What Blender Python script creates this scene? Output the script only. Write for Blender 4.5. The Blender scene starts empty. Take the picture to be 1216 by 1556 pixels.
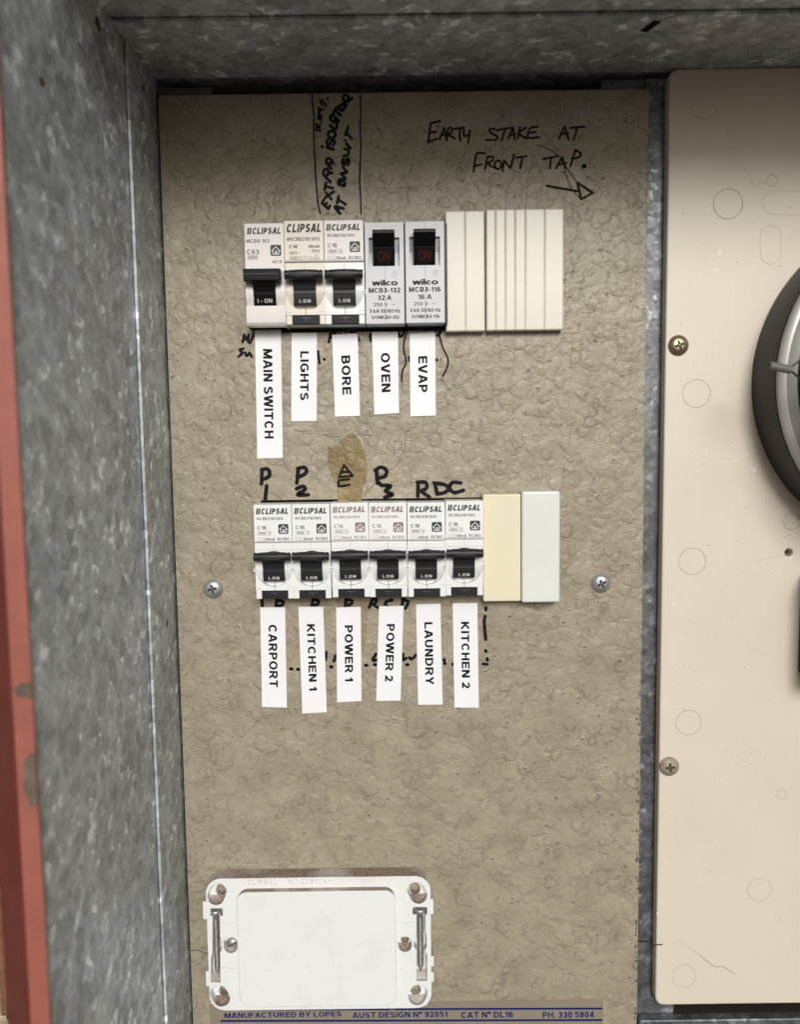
import bpy, bmesh, math, random
from mathutils import Vector, Matrix
random.seed(7)
scene = bpy.context.scene
COL = scene.collection
R_ = math.radians

# ------------------------------------------------------------------ camera
FPX, DIST = 1250.0, 0.380            # focal length in photo pixels, camera to panel distance (m)
TILT, ROLL = math.atan(112/1250.0), 0.0133
F = Vector((0, math.cos(TILT), -math.sin(TILT)))
U0 = Vector((0, math.sin(TILT), math.cos(TILT)))
X0 = Vector((1, 0, 0))
UP = U0*math.cos(ROLL) + X0*math.sin(ROLL)
RT = X0*math.cos(ROLL) - U0*math.sin(ROLL)
cam = bpy.data.cameras.new('camera')
cam.sensor_fit = 'VERTICAL'; cam.sensor_height = 24.0
cam.lens = FPX/1556.0*24.0
cam.clip_start = 0.01; cam.clip_end = 200.0
cam.dof.use_dof = True; cam.dof.focus_distance = 0.383; cam.dof.aperture_fstop = 5.2
camo = bpy.data.objects.new('camera', cam); COL.objects.link(camo)
m = Matrix((RT, UP, -F)).transposed().to_4x4(); m.translation = Vector((0, -DIST, 0))
camo.matrix_world = m
scene.camera = camo

# ------------------------------------------------------------------ light
SUN_EL, SUN_AZ = R_(24), R_(7)       # from the front
world = bpy.data.worlds.new('World'); scene.world = world; world.use_nodes = True
wn = world.node_tree.nodes; wl = world.node_tree.links
sky = wn.new('ShaderNodeTexSky'); sky.sky_type = 'NISHITA'; sky.sun_disc = False
sky.sun_elevation = SUN_EL; sky.sun_rotation = math.pi - SUN_AZ
sky.air_density = 1.0; sky.dust_density = 5.0; sky.ozone_density = 1.0; sky.altitude = 0
hsv = wn.new('ShaderNodeHueSaturation'); hsv.inputs['Saturation'].default_value = 0.30
bg = wn['Background']; bg.inputs['Strength'].default_value = 0.05
wl.new(sky.outputs[0], hsv.inputs['Color']); wl.new(hsv.outputs[0], bg.inputs['Color'])
sun = bpy.data.lights.new('sun', 'SUN'); sun.energy = 2.1; sun.angle = R_(20); sun.color = (1, .985, .96)
suno = bpy.data.objects.new('sun', sun); COL.objects.link(suno)
to_sun = Vector((math.sin(SUN_AZ)*math.cos(SUN_EL), -math.cos(SUN_AZ)*math.cos(SUN_EL), math.sin(SUN_EL)))
suno.rotation_euler = to_sun.to_track_quat('Z', 'Y').to_euler()
scene.view_settings.view_transform = 'Standard'; scene.view_settings.look = 'None'
scene.view_settings.exposure = 0.20; scene.view_settings.gamma = 1.0
scene.view_settings.use_curve_mapping = False

# ------------------------------------------------------------------ helpers (all shapes in mm: x right, z up, d out of the panel)
def P(px, py, d=0.0):
    """photo pixel -> (x, z) in mm on the plane d mm in front of the switch panel"""
    q = F + RT*((px-608)/FPX) + UP*((778-py)/FPX)
    t = (DIST-d*1e-3)/q.y
    return 1000*t*q.x, 1000*t*q.z
def V(x, z, d): return Vector((x, -d, z))

def finish(name, bm, mats, parent=None, smooth=0, loc=(0, 0, 0), recalc=False):
    if recalc: bmesh.ops.recalc_face_normals(bm, faces=bm.faces[:])
    bmesh.ops.transform(bm, matrix=Matrix.Scale(.001, 4), verts=bm.verts[:])
    me = bpy.data.meshes.new(name)
    if smooth:
        for f in bm.faces: f.smooth = True
    bm.to_mesh(me); bm.free()
    if smooth: me.set_sharp_from_angle(angle=R_(smooth))
    for mm in (mats if isinstance(mats, (list, tuple)) else [mats]): me.materials.append(mm)
    o = bpy.data.objects.new(name, me); COL.objects.link(o); o.location = Vector(loc)*.001
    if parent: o.parent = parent
    return o
def tag(o, label, cat=None, group=None, kind=None):
    o['label'] = label
    if cat: o['category'] = cat
    if group: o['group'] = group
    if kind: o['kind'] = kind
    return o
def empty(name, loc, label, cat, group=None):
    o = bpy.data.objects.new(name, None); COL.objects.link(o); o.location = Vector(loc)*.001
    o.empty_display_size = .01
    return tag(o, label, cat, group)
def copy_thing(o, parent=None):
    c = o.copy(); COL.objects.link(c)
    if parent: c.parent = parent
    for ch in list(o.children): copy_thing(ch, c)
    return c

def add_from(bm, tmp, mat=0):
    mp = {v: bm.verts.new(v.co) for v in tmp.verts}
    for f in tmp.faces:
        try:
            nf = bm.faces.new([mp[v] for v in f.verts]); nf.material_index = mat
        except ValueError: pass
    tmp.free()
def box(bm, x0, x1, z0, z1, d0, d1, bev=0, seg=2, mat=0, mtx=None):
    t = bmesh.new(); bmesh.ops.create_cube(t, size=1)
    for v in t.verts:
        v.co = Vector((x0 if v.co.x < 0 else x1, -d0 if v.co.y > 0 else -d1, z0 if v.co.z < 0 else z1))
    if bev: bmesh.ops.bevel(t, geom=t.edges[:], offset=bev, segments=seg, affect='EDGES', profile=.5, clamp_overlap=True)
    bmesh.ops.recalc_face_normals(t, faces=t.faces[:])
    if mtx: bmesh.ops.transform(t, matrix=mtx, verts=t.verts[:])
    add_from(bm, t, mat)
def rr(x0, x1, z0, z1, r, n=7):
    pts = []
    for cx, cz, a0 in ((x1-r, z1-r, 0), (x0+r, z1-r, 90), (x0+r, z0+r, 180), (x1-r, z0+r, 270)):
        for k in range(n+1):
            a = R_(a0+90*k/n); pts.append((cx+r*math.cos(a), cz+r*math.sin(a)))
    return pts
def circ(cx, cz, r, n=28): return [(cx+r*math.cos(2*math.pi*k/n), cz+r*math.sin(2*math.pi*k/n)) for k in range(n)]
def slot(cx, cz, w, h, ang=0, n=9):
    """stadium / rounded oblong"""
    r = w/2; L = h/2-r; pts = []
    for s in (1, -1):
        for k in range(n+1):
            a = R_(180*k/n) + (0 if s > 0 else math.pi)
            pts.append((r*math.cos(a), s*L + r*math.sin(a)))
    c, s_ = math.cos(R_(ang)), math.sin(R_(ang))
    return [(cx+c*x-s_*z, cz+s_*x+c*z) for x, z in pts]
def solid(bm, outlines, d0, d1, bev=0, mat=0):
    """plate with an outer outline and holes, bevelled, between d0 and d1"""
    c = bpy.data.curves.new('t', 'CURVE'); c.dimensions = '2D'; c.fill_mode = 'BOTH'
    c.extrude = (d1-d0)/2-bev; c.bevel_depth = bev; c.bevel_resolution = 2; c.offset = -bev
    for pts in outlines:
        s = c.splines.new('POLY'); s.points.add(len(pts)-1)
        for k, (x, z) in enumerate(pts): s.points[k].co = (x, z, 0, 1)
        s.use_cyclic_u = True
    o = bpy.data.objects.new('t', c); me = bpy.data.meshes.new_from_object(o)
    t = bmesh.new(); t.from_mesh(me)
    dm = (d0+d1)/2
    for v in t.verts: v.co = Vector((v.co.x, -(dm+v.co.z), v.co.y))
    bmesh.ops.remove_doubles(t, verts=t.verts[:], dist=1e-4)
    bmesh.ops.recalc_face_normals(t, faces=t.faces[:])
    add_from(bm, t, mat)
    bpy.data.objects.remove(o); bpy.data.curves.remove(c); bpy.data.meshes.remove(me)
def poly(bm, pts, d, mat=0):
    f = bm.faces.new([bm.verts.new(V(x, z, d)) for x, z in pts]); f.material_index = mat
    f.normal_update()
    if f.normal.y > 0: f.normal_flip()
    return f
def profile(bm, pts, u0, u1, mat=0):
    """(z,d) outline extruded along x"""
    a = [bm.verts.new(V(u0, z, d)) for z, d in pts]; b = [bm.verts.new(V(u1, z, d)) for z, d in pts]
    n = len(pts); fs = [bm.faces.new(a), bm.faces.new(b[::-1])]
    for k in range(n): fs.append(bm.faces.new((a[k], b[k], b[(k+1) % n], a[(k+1) % n])))
    for f in fs: f.material_index = mat
    bmesh.ops.recalc_face_normals(bm, faces=fs)
def lathe(bm, prof, c, axis='d', n=40, mat=0):
    """profile (r, t) turned around an axis through c=(x,z,d); axis d, z or x"""
    rings = []
    for r, t in prof:
        ring = []
        for k in range(n):
            a = 2*math.pi*k/n; p, q = r*math.cos(a), r*math.sin(a)
            if axis == 'd': v = V(c[0]+p, c[1]+q, c[2]+t)
            elif axis == 'z': v = V(c[0]+p, c[1]+t, c[2]+q)
            else: v = V(c[0]+t, c[1]+p, c[2]+q)
            ring.append(bm.verts.new(v))
        rings.append(ring)
    fs = []
    for A, B in zip(rings, rings[1:]):
        for k in range(n): fs.append(bm.faces.new((A[k], A[(k+1) % n], B[(k+1) % n], B[k])))
    if prof[0][0] > 1e-6: fs.append(bm.faces.new(rings[0]))
    if prof[-1][0] > 1e-6: fs.append(bm.faces.new(rings[-1][::-1]))
    for f in fs: f.material_index = mat
    bmesh.ops.recalc_face_normals(bm, faces=fs)
def tube(bm, pts, r, n=10, mat=0):
    """round tube along 3-D points (x,z,d)"""
    pts = [V(*p) for p in pts]; rings = []
    for i, p in enumerate(pts):
        t = (pts[min(i+1, len(pts)-1)]-pts[max(i-1, 0)]).normalized()
        a = t.orthogonal().normalized() if i == 0 else (a - t*a.dot(t)).normalized()
        b = t.cross(a)
        rings.append([bm.verts.new(p+(a*math.cos(2*math.pi*k/n)+b*math.sin(2*math.pi*k/n))*r) for k in range(n)])
    fs = [bm.faces.new(rings[0]), bm.faces.new(rings[-1][::-1])]
    for A, B in zip(rings, rings[1:]):
        for k in range(n): fs.append(bm.faces.new((A[k], A[(k+1) % n], B[(k+1) % n], B[k])))
    for f in fs: f.material_index = mat
    bmesh.ops.recalc_face_normals(bm, faces=fs)

def _arc(cx, cy, rx, ry, a0, a1, n=10):
    return [(cx+rx*math.cos(R_(a0+(a1-a0)*k/n)), cy+ry*math.sin(R_(a0+(a1-a0)*k/n))) for k in range(n+1)]
def letter(ch, w):
    """centre lines of a plain grotesque letter, cap height 1, pen weight w -> (width, strokes)"""
    h = w/2; B, T = h, 1-h; L = h
    def bowl(y0, y1, R): r = (y1-y0)/2; return [(L, y1), (R-r, y1)]+_arc(R-r, (y0+y1)/2, r, r, 90, -90, 8)[1:-1]+[(R-r, y0), (L, y0)]
    def oval(Wd): return _arc(Wd/2, .5, Wd/2-h, .5-h*.9, 90, 450, 28)
    if ch == 'A': W = .74; return W, [[(h*.75, 0), (W/2-h*.25, 1)], [(W-h*.75, 0), (W/2+h*.25, 1)], [(W*.2, .31), (W*.8, .31)]]
    if ch == 'B': W = .68; return W, [[(L, 0), (L, 1)], bowl(.52, T, W-h-.035), bowl(B, .52, W-h)]
    if ch == 'C': W = .74; return W, [_arc(W/2+.01, .5, W/2-h, .5-h*.9, 40, 320, 22)]
    if ch == 'D': W = .72; r = .42; return W, [[(L, 0), (L, 1)], [(L, T), (W-h-r*.75, T)]+_arc(W-h-r*.75, .5, r*.75, .5-h, 90, -90, 14)[1:-1]+[(W-h-r*.75, B), (L, B)]]
    if ch == 'E': W = .62; return W, [[(L, 0), (L, 1)], [(L, T), (W, T)], [(L, .52), (W-.04, .52)], [(L, B), (W, B)]]
    if ch == 'F': W = .58; return W, [[(L, 0), (L, 1)], [(L, T), (W, T)], [(L, .5), (W-.06, .5)]]
    if ch == 'G': W = .78; return W, [_arc(W/2, .5, W/2-h, .5-h*.9, 42, 325, 22)+[(W-h, .22), (W-h, .45)], [(W*.55, .46), (W, .46)]]
    if ch == 'H': W = .70; return W, [[(L, 0), (L, 1)], [(W-h, 0), (W-h, 1)], [(L, .52), (W-h, .52)]]
    if ch == 'I': return w, [[(h, 0), (h, 1)]]
    if ch == 'K': W = .72; return W, [[(L, 0), (L, 1)], [(L, .34), (W-h*1.1, 1)], [(.26, .55), (W-h*.9, 0)]]
    if ch == 'L': W = .58; return W, [[(L, 0), (L, 1)], [(L, B), (W, B)]]
    if ch == 'M': W = .84; return W, [[(L, 0), (L, 1)], [(W-h, 0), (W-h, 1)], [(L*1.2, 1), (W/2, .06)], [(W-h*1.2, 1), (W/2, .06)]]
    if ch == 'N': W = .70; return W, [[(L, 0), (L, 1)], [(W-h, 0), (W-h, 1)], [(L*1.2, .98), (W-h*1.2, .02)]]
    if ch == 'O': return .79, [oval(.79)]
    if ch == 'P': W = .66; return W, [[(L, 0), (L, 1)], bowl(.44, T, W-h)]
    if ch == 'R': W = .72; return W, [[(L, 0), (L, 1)], bowl(.46, T, W-h-.03), [(.36, .46), (W-h*.9, 0)]]
    if ch == 'S':
        W = .68; m = .515; r1, r2 = (T-m)/2, (m-B)/2; a = W/2-h
        return W, [_arc(W/2, T-r1, a-.02, r1, 25, 200, 12)+[(W*.30, m+.06), (W*.52, m-.005), (W*.74, m-.08)]+_arc(W/2, B+r2, a, r2, 20, -160, 12)]
    if ch == 'T': W = .66; return W, [[(0, T), (W, T)], [(W/2, 0), (W/2, T)]]
    if ch == 'U': W = .70; r = W/2-h; return W, [[(L, 1), (L, B+r)]+_arc(W/2, B+r, r, r, 180, 360, 12)[1:-1]+[(W-h, B+r), (W-h, 1)]]
    if ch == 'V': W = .72; return W, [[(h*.8, 1), (W/2-h*.2, 0)], [(W-h*.8, 1), (W/2+h*.2, 0)]]
    if ch == 'W': W = 1.02; return W, [[(h*.7, 1), (W*.26, 0)], [(W*.48, 1), (W*.27, 0)], [(W*.52, 1), (W*.73, 0)], [(W-h*.7, 1), (W*.74, 0)]]
    if ch == 'X': W = .70; return W, [[(h, 1), (W-h, 0)], [(W-h, 1), (h, 0)]]
    if ch == 'Y': W = .70; return W, [[(h*.8, 1), (W/2, .42)], [(W-h*.8, 1), (W/2, .42)], [(W/2, 0), (W/2, .48)]]
    if ch == '0': return .56, [_arc(.28, .5, .28-h, .5-h*.9, 90, 450, 26)]
    if ch == '1': return .36, [[(.36-h, 0), (.36-h, 1)], [(.36-h, .92), (.22, .78), (.03, .70)]]
    if ch == '2': W = .56; return W, [_arc(W/2, T-.22, W/2-h, .22, 170, -25, 12)+[(W*.55, .34), (W*.25, .16), (h*1.1, B)], [(0, B), (W, B)]]
    if ch == '3': W = .56; return W, [_arc(W/2, T-.205, W/2-h-.02, .205, 160, -90, 12)+[(W*.36, .55)], [(W*.36, .55)]+_arc(W/2, B+.235, W/2-h, .235, 90, -160, 14)]
    if ch == '4': W = .58; return W, [[(W*.74, 0), (W*.74, 1)], [(0, .25), (W, .25)], [(h*.9, .27), (W*.70, .98)]]
    if ch == '5': W = .56; return W, [[(W-.04, T), (.14, T), (.09, .5)], _arc(W/2-.01, .34, W/2-h, .34-h, 145, -155, 16)]
    if ch == '6': W = .56; return W, [_arc(W/2, .33, W/2-h, .33-h, 0, 360, 20), _arc(W/2+.02, .5, W/2-h+.02, .5-h, 50, 190, 12)]
    if ch == '7': W = .54; return W, [[(0, T), (W-h*.8, T)], [(W-h*.8, T), (W*.45, .45), (W*.34, 0)]]
    if ch == '8': W = .56; return W, [_arc(W/2, T-.205, W/2-h-.02, .205, 0, 360, 18), _arc(W/2, B+.235, W/2-h, .235, 0, 360, 20)]
    if ch == '9': W = .56; return W, [_arc(W/2, .67, W/2-h, .33-h, 0, 360, 20), _arc(W/2-.02, .5, W/2-h+.02, .5-h, 10, -130, 12)]
    if ch == '.': return w, [[(0, h), (w, h)]]
    if ch == '/': return .34, [[(.02, 0), (.32, 1)]]
    if ch == '-': return .34, [[(.02, .37), (.32, .37)]]
    if ch == '~': return .5, [[(.02, .40), (.09, .50), (.17, .50), (.26, .44), (.34, .40), (.42, .42), (.48, .52)]]
    if ch == '\u00b0': return .34, [_arc(.17, .80, .13, .13, 0, 360, 14)]
    x = .74
    if ch == 'w': W = .95; return W, [[(h*.7, x), (W*.26, 0)], [(W*.48, x), (W*.27, 0)], [(W*.52, x), (W*.73, 0)], [(W-h*.7, x), (W*.74, 0)]]
    if ch == 'i': return w, [[(h, 0), (h, x)], [(h, .86), (h, 1.02)]]
    if ch == 'l': return w, [[(h, 0), (h, 1.02)]]
    if ch == 'c': W = .62; return W, [_arc(.37, x/2, .37-h, x/2-h, 48, 312, 18)]
    if ch == 'o': W = .80; return W, [_arc(W/2, x/2, W/2-h, x/2-h, 0, 360, 24)]
    if ch == 'm': W = .9; r = .19; return W, [[(h, 0), (h, x)], [(h, .45)]+_arc(h+r, x-h-r, r, r, 180, 0, 8)+[(h+2*r, 0)], [(h+2*r, .45)]+_arc(h+3*r, x-h-r, r, r, 180, 0, 8)+[(h+4*r, 0)]]
    if ch == 'k': W = .56; return W, [[(h, 0), (h, 1)], [(h, .27), (W-h, x)], [(.22, .42), (W-h*.8, 0)]]
    if ch == 'z': W = .5; return W, [[(0, x-h), (W, x-h)], [(0, h), (W, h)], [(W-h, x-h), (h, h)]]
    return .26, []
_tc = {}
def glyphs(s, bold=0.0, shear=0.0, space=1.0):
    key = (s, bold, shear, space)
    if key in _tc: return _tc[key]
    w = .14+bold*3.3; x = 0; vs, fs, k = [], [], 0
    for ch in s:
        Wd, sts = letter(ch, w)
        for pts in sts:
            k += 1; n = len(pts); closed = n > 6 and math.hypot(pts[0][0]-pts[-1][0], pts[0][1]-pts[-1][1]) < 1e-6
            base = len(vs)
            for i, p in enumerate(pts):
                a = pts[i-1] if i else (pts[-2] if closed else pts[0]); b = pts[i+1] if i < n-1 else (pts[1] if closed else pts[-1])
                d0 = Vector((p[0]-a[0], p[1]-a[1])); d1 = Vector((b[0]-p[0], b[1]-p[1]))
                if d0.length < 1e-9: d0 = d1
                if d1.length < 1e-9: d1 = d0
                d0, d1 = d0.normalized(), d1.normalized(); t = (d0+d1).normalized(); nn = Vector((-t.y, t.x))
                c = max(.6, nn.dot(Vector((-d0.y, d0.x)))); q = nn*(w/2/c)
                for sg in (1, -1): X, Y = x+p[0]+sg*q.x, p[1]+sg*q.y; vs.append((X+shear*Y, Y, k))
            for i in range(n-1): fs.append([base+2*i, base+2*i+1, base+2*i+3, base+2*i+2])
        x += Wd+(.10+w*.10)*space if ch != ' ' else .30
    x0, x1 = min(v[0] for v in vs), max(v[0] for v in vs); y0, y1 = min(v[1] for v in vs), max(v[1] for v in vs)
    if y1-y0 < .5: y0, y1 = 0, 1
    vs = [((a-x0)/(x1-x0), (b-y0)/(y1-y0), k) for a, b, k in vs]
    _tc[key] = (vs, fs); return vs, fs
def text(bm, s, fn, mat=0, bold=0.0, shear=0.0, space=1.0):
    """fn(a, b) maps the text's own box (a along the line 0..1, b up 0..1) to (x, z, d)"""
    vs, fs = glyphs(s, bold, shear, space); bv = []
    for a, b, k in vs:
        x, z, d = fn(a, b); bv.append(bm.verts.new(V(x, z, d+.003*(k % 6))))
    for f in fs:
        nf = bm.faces.new([bv[i] for i in f]); nf.material_index = mat; nf.normal_update()
        if nf.normal.y > 0: nf.normal_flip()
def text_box(bm, s, x0, x1, z0, z1, d, **k):
    text(bm, s, lambda a, b: (x0+(x1-x0)*a, z0+(z1-z0)*b, d), **k)
def frame(bm, x0, x1, z0, z1, t, d, mat=0):
    for a in ((x0, x1, z1-t, z1), (x0, x1, z0, z0+t), (x0, x0+t, z0+t, z1-t), (x1-t, x1, z0+t, z1-t)):
        poly(bm, [(a[0], a[2]), (a[1], a[2]), (a[1], a[3]), (a[0], a[3])], d, mat)

def smooth_line(pts, sub=5):
    if len(pts) < 3: return pts
    q = [pts[0]]+list(pts)+[pts[-1]]; out = []
    for i in range(1, len(q)-2):
        p0, p1, p2, p3 = q[i-1], q[i], q[i+1], q[i+2]
        for k in range(sub):
            t = k/sub
            out.append(tuple(.5*((2*p1[j])+(-p0[j]+p2[j])*t+(2*p0[j]-5*p1[j]+4*p2[j]-p3[j])*t*t+(-p0[j]+3*p1[j]-3*p2[j]+p3[j])*t**3) for j in (0, 1)))
    return out+[pts[-1]]
_lift = [0]
def stroke(bm, pts, w, d, mat=0, curve=True, jitter=.12):
    """pen line along (x,z) points in mm; w mm wide with round ends"""
    pts = smooth_line(pts) if curve else pts
    _lift[0] = (_lift[0]+1) % 14; d = d+.006*_lift[0]
    if len(pts) == 1: pts = [pts[0], (pts[0][0]+.01, pts[0][1])]
    prev = None
    n = len(pts)
    for i, p in enumerate(pts):
        a, b = pts[max(i-1, 0)], pts[min(i+1, n-1)]
        dx, dz = b[0]-a[0], b[1]-a[1]; L = math.hypot(dx, dz) or 1
        ww = w*.5*(1+random.uniform(-jitter, jitter))
        nx, nz = -dz/L*ww, dx/L*ww
        cur = [bm.verts.new(V(p[0]+nx, p[1]+nz, d)), bm.verts.new(V(p[0]-nx, p[1]-nz, d))]
        if prev:
            f = bm.faces.new((prev[0], prev[1], cur[1], cur[0])); f.material_index = mat; f.normal_update()
            if f.normal.y > 0: f.normal_flip()
        prev = cur
    for q in (pts[0], pts[-1]): poly(bm, circ(q[0], q[1], w*.5, 10), d+.003, mat)
def strokes(bm, lst, ox, oy, sc, w, d=.06, mat=0, curve=True):
    """strokes read off the photo: list of point lists in an enlarged crop (origin ox,oy, scale sc)"""
    for s in lst:
        ww = w*1.35
        if isinstance(s[0], (int, float)): ww, s = s[0], s[1:]
        stroke(bm, [P(ox+x/sc, oy+y/sc, d) for x, y in s], ww/sc/3.3, d, mat, curve)

# ------------------------------------------------------------------ materials
def mat(name, col, rough=.5, metal=0.0, spec=.5, var=0.0, vscale=60, bump=0.0, bscale=400, coat=0, speck=0.0):
    mt = bpy.data.materials.new(name); mt.use_nodes = True
    nt = mt.node_tree; b = nt.nodes['Principled BSDF']
    b.inputs['Base Color'].default_value = (*col, 1); b.inputs['Roughness'].default_value = rough
    b.inputs['Metallic'].default_value = metal; b.inputs['Specular IOR Level'].default_value = spec
    b.inputs['Coat Weight'].default_value = coat
    N, L = nt.nodes.new, nt.links.new
    tc = N('ShaderNodeTexCoord')
    if var or speck:
        nz = N('ShaderNodeTexNoise'); nz.inputs['Scale'].default_value = vscale; nz.inputs['Detail'].default_value = 6
        nz.inputs['Roughness'].default_value = .65
        L(tc.outputs['Object'], nz.inputs['Vector'])
        mr = N('ShaderNodeMapRange'); mr.inputs[1].default_value = .3; mr.inputs[2].default_value = .7
        mr.inputs[3].default_value = 1-var; mr.inputs[4].default_value = 1+var*.4
        L(nz.outputs['Fac'], mr.inputs[0])
        mx = N('ShaderNodeMix'); mx.data_type = 'RGBA'; mx.blend_type = 'MULTIPLY'; mx.inputs[0].default_value = 1
        mx.inputs[6].default_value = (*col, 1); L(mr.outputs[0], mx.inputs[7])
        out = mx.outputs[2]
        if speck:
            vo = N('ShaderNodeTexNoise'); vo.inputs['Scale'].default_value = 900; vo.inputs['Detail'].default_value = 2
            L(tc.outputs['Object'], vo.inputs['Vector'])
            r2 = N('ShaderNodeMapRange'); r2.inputs[1].default_value = .70; r2.inputs[2].default_value = .76
            r2.inputs[3].default_value = 0; r2.inputs[4].default_value = speck
            L(vo.outputs['Fac'], r2.inputs[0])
            m2 = N('ShaderNodeMix'); m2.data_type = 'RGBA'; L(r2.outputs[0], m2.inputs[0]); L(out, m2.inputs[6])
            m2.inputs[7].default_value = (.16, .12, .09, 1); out = m2.outputs[2]
        L(out, b.inputs['Base Color'])
    if bump:
        nb = N('ShaderNodeTexNoise'); nb.inputs['Scale'].default_value = bscale; nb.inputs['Detail'].default_value = 4
        L(tc.outputs['Object'], nb.inputs['Vector'])
        bp = N('ShaderNodeBump'); bp.inputs['Strength'].default_value = bump; bp.inputs['Distance'].default_value = .0005
        L(nb.outputs['Fac'], bp.inputs['Height']); L(bp.outputs[0], b.inputs['Normal'])
    return mt

def hammertone(name, c1, c2):
    """stove enamel with a hammered surface: flat-topped cells of mixed size, creased borders, pin-holes"""
    mt = bpy.data.materials.new(name); mt.use_nodes = True
    nt = mt.node_tree; b = nt.nodes['Principled BSDF']; N, L = nt.nodes.new, nt.links.new
    geo = N('ShaderNodeNewGeometry')
    def noise(sc, det, vec=None):
        n = N('ShaderNodeTexNoise'); n.inputs['Scale'].default_value = sc; n.inputs['Detail'].default_value = det
        L(vec or geo.outputs['Position'], n.inputs['Vector']); return n
    def rng(src, a0, a1, b0, b1, sm=False):
        r = N('ShaderNodeMapRange'); r.interpolation_type = 'SMOOTHSTEP' if sm else 'LINEAR'
        for i, v in enumerate((a0, a1, b0, b1)): r.inputs[i+1].default_value = v
        L(src, r.inputs[0]); return r.outputs[0]
    def op(kind, x, y=None, z=None):
        n = N('ShaderNodeMath'); n.operation = kind
        for i, v in enumerate((x, y, z)):
            if v is None: continue
            if isinstance(v, (int, float)): n.inputs[i].default_value = v
            else: L(v, n.inputs[i])
        return n.outputs[0]
    wv = noise(150, 3)
    sub = N('ShaderNodeVectorMath'); sub.operation = 'SUBTRACT'; sub.inputs[1].default_value = (.5, .5, .5); L(wv.outputs['Color'], sub.inputs[0])
    scl = N('ShaderNodeVectorMath'); scl.operation = 'SCALE'; scl.inputs['Scale'].default_value = .0065; L(sub.outputs[0], scl.inputs[0])
    add = N('ShaderNodeVectorMath'); L(geo.outputs['Position'], add.inputs[0]); L(scl.outputs[0], add.inputs[1])
    flat = N('ShaderNodeVectorMath'); flat.operation = 'MULTIPLY'; flat.inputs[1].default_value = (1, 0, 1); L(add.outputs[0], flat.inputs[0])
    def voro(feat, sc):
        v = N('ShaderNodeTexVoronoi'); v.voronoi_dimensions = '3D'; v.feature = feat; v.inputs['Scale'].default_value = sc; L(flat.outputs[0], v.inputs['Vector']); return v
    def blisters(sc, r0, r1, off):
        """round low domes of random radius; returns height and a thin ring just outside each"""
        mv = N('ShaderNodeVectorMath'); mv.inputs[1].default_value = (off, 0, off*.7); L(flat.outputs[0], mv.inputs[0])
        v = N('ShaderNodeTexVoronoi'); v.inputs['Scale'].default_value = sc; v.inputs['Randomness'].default_value = 1; L(mv.outputs[0], v.inputs['Vector'])
        c = N('ShaderNodeSeparateColor'); L(v.outputs['Color'], c.inputs[0])
        q = op('DIVIDE', v.outputs['Distance'], rng(c.outputs[1], 0, 1, r0, r1))
        dome = op('SQRT', op('MAXIMUM', op('SUBTRACT', 1, op('MULTIPLY', q, q)), 0))
        ring = op('MULTIPLY', rng(q, .86, 1.0, 0, 1, True), rng(q, 1.0, 1.32, 1, 0, True))
        return dome, op('MULTIPLY', ring, rng(c.outputs[2], .25, .8, 0, 1))
    d1, r1 = blisters(140, .40, .72, .0); d2, r2 = blisters(215, .38, .70, .37); d3, r3 = blisters(330, .34, .62, .71)
    swell = noise(70, 2)
    cell = op('MAXIMUM', op('MAXIMUM', r1, op('MULTIPLY', r2, .8)), op('MULTIPLY', r3, .55))
    hB = op('MULTIPLY_ADD', d2, .62, op('MULTIPLY_ADD', d3, .32, op('MULTIPLY_ADD', swell.outputs['Fac'], 1.0, d1)))
    v2 = voro('F1', 300)
    sepc = N('ShaderNodeSeparateColor'); L(v2.outputs['Color'], sepc.inputs[0])
    gate = rng(sepc.outputs[0], .58, .60, 0, 1)
    pit = op('MULTIPLY', rng(v2.outputs['Distance'], .05, .16, 1, 0, True), gate)
    rimp = op('MULTIPLY', op('MULTIPLY', rng(v2.outputs['Distance'], .10, .22, 0, 1, True), rng(v2.outputs['Distance'], .22, .42, 1, 0, True)), gate)
    fine = noise(520, 4)
    h = op('MULTIPLY_ADD', pit, -.8, hB); h = op('MULTIPLY_ADD', rimp, .42, h); h = op('MULTIPLY_ADD', fine.outputs['Fac'], .16, h)
    bp = N('ShaderNodeBump'); bp.inputs['Strength'].default_value = 1.0; bp.inputs['Distance'].default_value = .00028
    L(h, bp.inputs['Height']); L(bp.outputs[0], b.inputs['Normal'])
    # gentle pigment mottling, crease shade painted as dark blister rings, dark pin-hole cores
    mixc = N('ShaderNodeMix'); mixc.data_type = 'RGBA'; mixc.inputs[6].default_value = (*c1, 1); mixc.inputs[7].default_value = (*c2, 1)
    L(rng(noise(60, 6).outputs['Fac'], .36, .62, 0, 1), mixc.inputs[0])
    crease_shade = op('MULTIPLY', op('MULTIPLY', cell, .42), rng(noise(95, 3).outputs['Fac'], .40, .62, .10, 1))
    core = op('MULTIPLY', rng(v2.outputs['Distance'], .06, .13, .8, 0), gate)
    dk = N('ShaderNodeMix'); dk.data_type = 'RGBA'; L(op('MAXIMUM', crease_shade, core), dk.inputs[0]); L(mixc.outputs[2], dk.inputs[6]); dk.inputs[7].default_value = (c1[0]*.26, c1[1]*.25, c1[2]*.24, 1)
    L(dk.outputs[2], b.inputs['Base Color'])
    b.inputs['Roughness'].default_value = .42; b.inputs['Specular IOR Level'].default_value = .42
    return mt

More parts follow.
